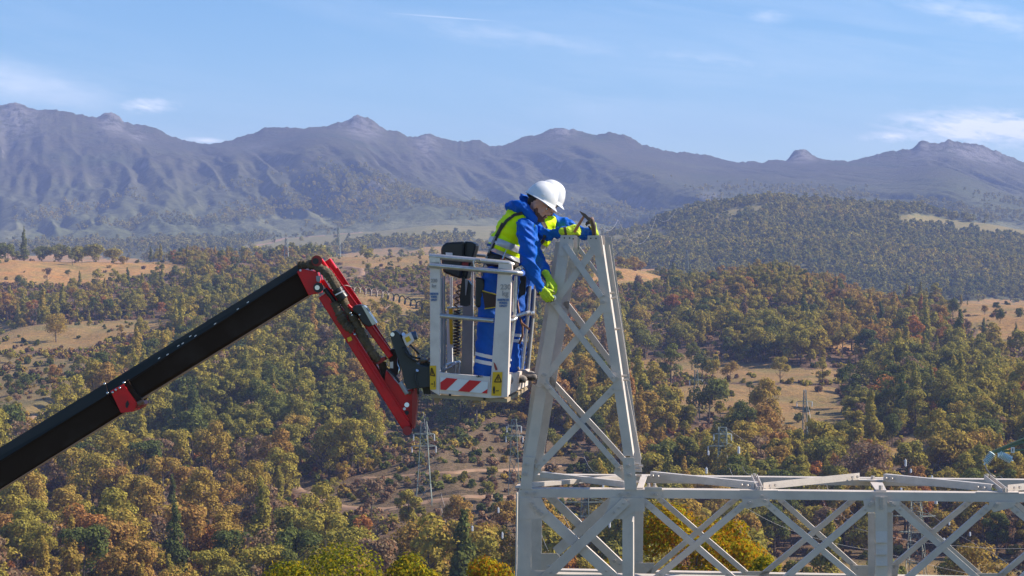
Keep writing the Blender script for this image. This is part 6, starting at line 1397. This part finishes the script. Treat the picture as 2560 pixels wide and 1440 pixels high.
pylon('grey pylon with many bars seen through the beam right of the ladder post', 2290, 1452, 1255, 400, 50, 22, [(1290, -60, 50), (1330, -45, 40)], False, th=0.05)
pylon('pylon behind the beam inside the first square cell', 1462, 1430, 1235, 420, 34, 16, [(1255, -55, 55), (1290, -60, 65)], False, th=0.045)
pylon('small pylon above the basket console on the far valley edge', 846, 650, 568, 1500, 12, 4, [(590, -8, 8)], False, th=0.12)
pylon('faint pylon near the red jib top on the crest', 716, 662, 595, 1450, 14, 5, [(615, -10, 10)], False, th=0.12)
pylon('pale pylon on the crest behind the lattice spike', 1717, 672, 625, 1500, 8, 3, [(637, -8, 8)], False, th=0.12)
def wire(name, label, pts, r=0.03, group='overhead line wires'):
    P3 = [P(x, y, min(Y, ground_pt(x, y).y - 8) if 700 < y < 1330 else Y) for x, y, Y in pts]; out = []
    for i in range(len(P3) - 1):
        L_ = (P3[i + 1] - P3[i]).length
        for k in range(12):
            t = k / 12; out.append(P3[i].lerp(P3[i + 1], t) - GZ * (L_ * 0.03 * 4 * t * (1 - t)))
    out.append(P3[-1]); o = MB().tube(out, r, 4).build(name, M_wire, None, smooth='all'); tag(o, label, 'power line', group); return o
W = [([(1000,905,760),(1008,845,760)],'short wire end left of the motor box'),([(1058,1030,640),(1130,1340,450)],'wire falling from behind the jib foot across both tracks'),
 ([(1062,1035,640),(1085,1100,600),(1155,1400,430)],'wire pair falling right of the jib foot'),([(1080,1130,640),(1160,1370,430)],'long wire crossing the cleared slope'),
 ([(1270,1060,640),(1300,1225,560)],'steep wire left of the spike foot'),([(1292,1055,640),(1325,1160,560)],'steep wire touching the spike leg'),
 ([(2012,972,720),(2090,1192,520),(2150,1290,430)],'rightmost of the pale wires leaving the meadow pylon'),([(1992,1004,720),(2060,1190,520),(2125,1300,430)],'middle pale wire leaving the meadow pylon'),
 ([(1986,1036,720),(2040,1192,520),(2095,1300,430)],'leftmost pale wire leaving the meadow pylon'),([(2023,1025,720),(2085,1190,520)],'short pale wire beside the rightmost one'),
 ([(1845,1130,520),(1888,1172,420)],'wire sagging right from the white insulator'),([(1815,1120,520),(1840,1190,440)],'wire hanging beside the dark green pylon'),
 ([(1820,1072,520),(2000,1148,600),(2200,1165,650),(2700,1175,700)],'thin level wire over the lower wood'),([(2298,1104,600),(2500,1190,420),(2650,1250,380)],'wire sloping down to the glass insulators'),
 ([(1866,1270,300),(1985,1328,300),(2200,1378,300),(2700,1470,300)],'pale wire sagging behind the beam cells'),([(2140,1320,300),(2400,1365,300),(2700,1360,300)],'level pale wire behind the right beam cells'),
 ([(2300,1262,300),(2480,1380,280),(2700,1500,260)],'wire running down behind the last cell'),([(1565,905,900),(1640,960,800),(1700,1020,760)],'faint wire right of the spike'),
 ([(1460,1140,500),(1500,1180,450)],'pale wire seen inside the spike base'),([(1345,1300,300),(1372,1378,280)],'wire seen through the first square cell'),([(1404,1280,300),(1436,1340,300)],'short wire hanging in the first square cell'),
 ([(1500,560,1300),(1545,549,1500),(1640,543,2300),(1690,525,2600)],'faint line climbing to the middle hill')]
for pts, lab in W: wire('overhead_wire', lab, pts, 0.0105 * pts[0][2] / 300 * 1.7)
def insul(label, px, py, Yd, h, r, group='white insulators on the overhead lines', n=5):
    c = P(px, py, Yd); s = Yd / F; mb = MB(); hh = h * s; rr = r * s
    for k in range(n): mb.tube([c - GZ * hh * (k / n), c - GZ * hh * ((k + 0.72) / n)], rr, 10)
    mb.tube([c + GZ * hh * 0.2, c - GZ * hh * 1.1], rr * 0.3, 6); o = mb.build('insulator', M_ins, None); return tag(o, label, 'insulator', group)
for i, (x, y, h, r_, lb) in enumerate([(1181, 1316, 12, 2.5, 'small white insulator left of the tower foot, upper of two'), (1246, 1270, 12, 2.5, 'small white insulator below the lower dirt track'), (1256, 1332, 14, 2.5, 'white insulator close to the tower foot, lower of two'),
     (1766, 1170, 14, 3, 'ribbed white insulator just above the beam left of the green pylon'), (1771, 1128, 10, 2.4, 'tiny white insulator above the ribbed one'), (1847, 1118, 16, 3.2, 'white insulator at the arm of the dark green pylon'),
     (2264, 1150, 16, 2.8, 'white insulator in front of the lime bushes'), (2277, 1173, 9, 2.6, 'short grey insulator right of the lime bush one'), (2330, 1190, 12, 2.6, 'white insulator peeping over the far chord'),
     (2340, 1253, 7, 4, 'squat white insulator hanging under the near chord'), (2253, 1220, 6, 2.5, 'round white insulator between the chords'), (2373, 1305, 8, 2.2, 'small white insulator above the cross of the third cell'),
     (2360, 1347, 14, 3.6, 'bright stacked insulator beside the cross of the third cell'), (2425, 1331, 9, 2.4, 'slim white insulator right of the third cell cross'), (1508, 1212, 12, 2.6, 'ribbed insulator behind the spike base'),
     (1524, 1303, 16, 2.8, 'ribbed insulator in the first square cell')]):
    insul(lb, x, y, 260, h, r_)
# big glass strings hanging from a green arm at the right edge
M_glass = mat('insulator_glass', (0.70, 0.83, 0.84), 0.2, 0.0, spec=0.8, coat=0.4); M_garm = mat('green_arm', (0.14, 0.19, 0.12), 0.6)
arm = MB(); Ya = 38
for a, b in (((2484, 1128), (2600, 1080)), ((2484, 1130), (2600, 1092)), ((2480, 1130), (2600, 1122)), ((2560, 1098), (2575, 1122))): arm.tube([P(*a, Ya), P(*b, Ya)], 0.022, 6)
root = thing('pylon_arm', 'green pylon cross arm reaching in from the right edge above the beam', 'pylon arm', P(2600, 1122, Ya)); arm.build('arm_bars', M_garm, root)
MB().bar(P(2532, 1118, Ya - 0.05), P(2532, 1132, Ya - 0.05), XA, 0.035, YA, 0, 0.004).build('number_plate', M_white, root)
mb = MB(); mb.bar(P(2532, 1121, Ya - 0.056), P(2532, 1129, Ya - 0.056), XA, 0.008, YA, 0, 0.002); mb.build('number_mark', M_ink, root)
for (a, b, lb) in (((2482, 1132), (2463, 1158), 'blue-green glass insulator string leaning left'), ((2497, 1134), (2528, 1150), 'blue-green glass insulator string leaning right')):
    p0, p1 = P(*a, Ya), P(*b, Ya); mb = MB(); d = (p1 - p0)
    for k in range(8):
        c = p0 + d * (k / 8); mb.tube([c, c + d * 0.07, c + d * 0.11], [0.040, 0.078, 0.05], 14)
    mb.tube([p0 - d * 0.1, p1 + d * 0.15], 0.015, 6); o = mb.build('glass_insulator', M_glass, None, smooth=30); tag(o, lb, 'insulator', 'glass insulator strings')
o = MB().tube([P(2463, 1160, Ya), P(2466, 1172, Ya), P(2475, 1184, Ya), P(2488, 1192, Ya)], 0.012, 6).build('jumper_cable', mat('jumper', (0.6, 0.45, 0.42), 0.5), None, smooth='all'); tag(o, 'short pinkish jumper cable drooping from the left glass string', 'cable')
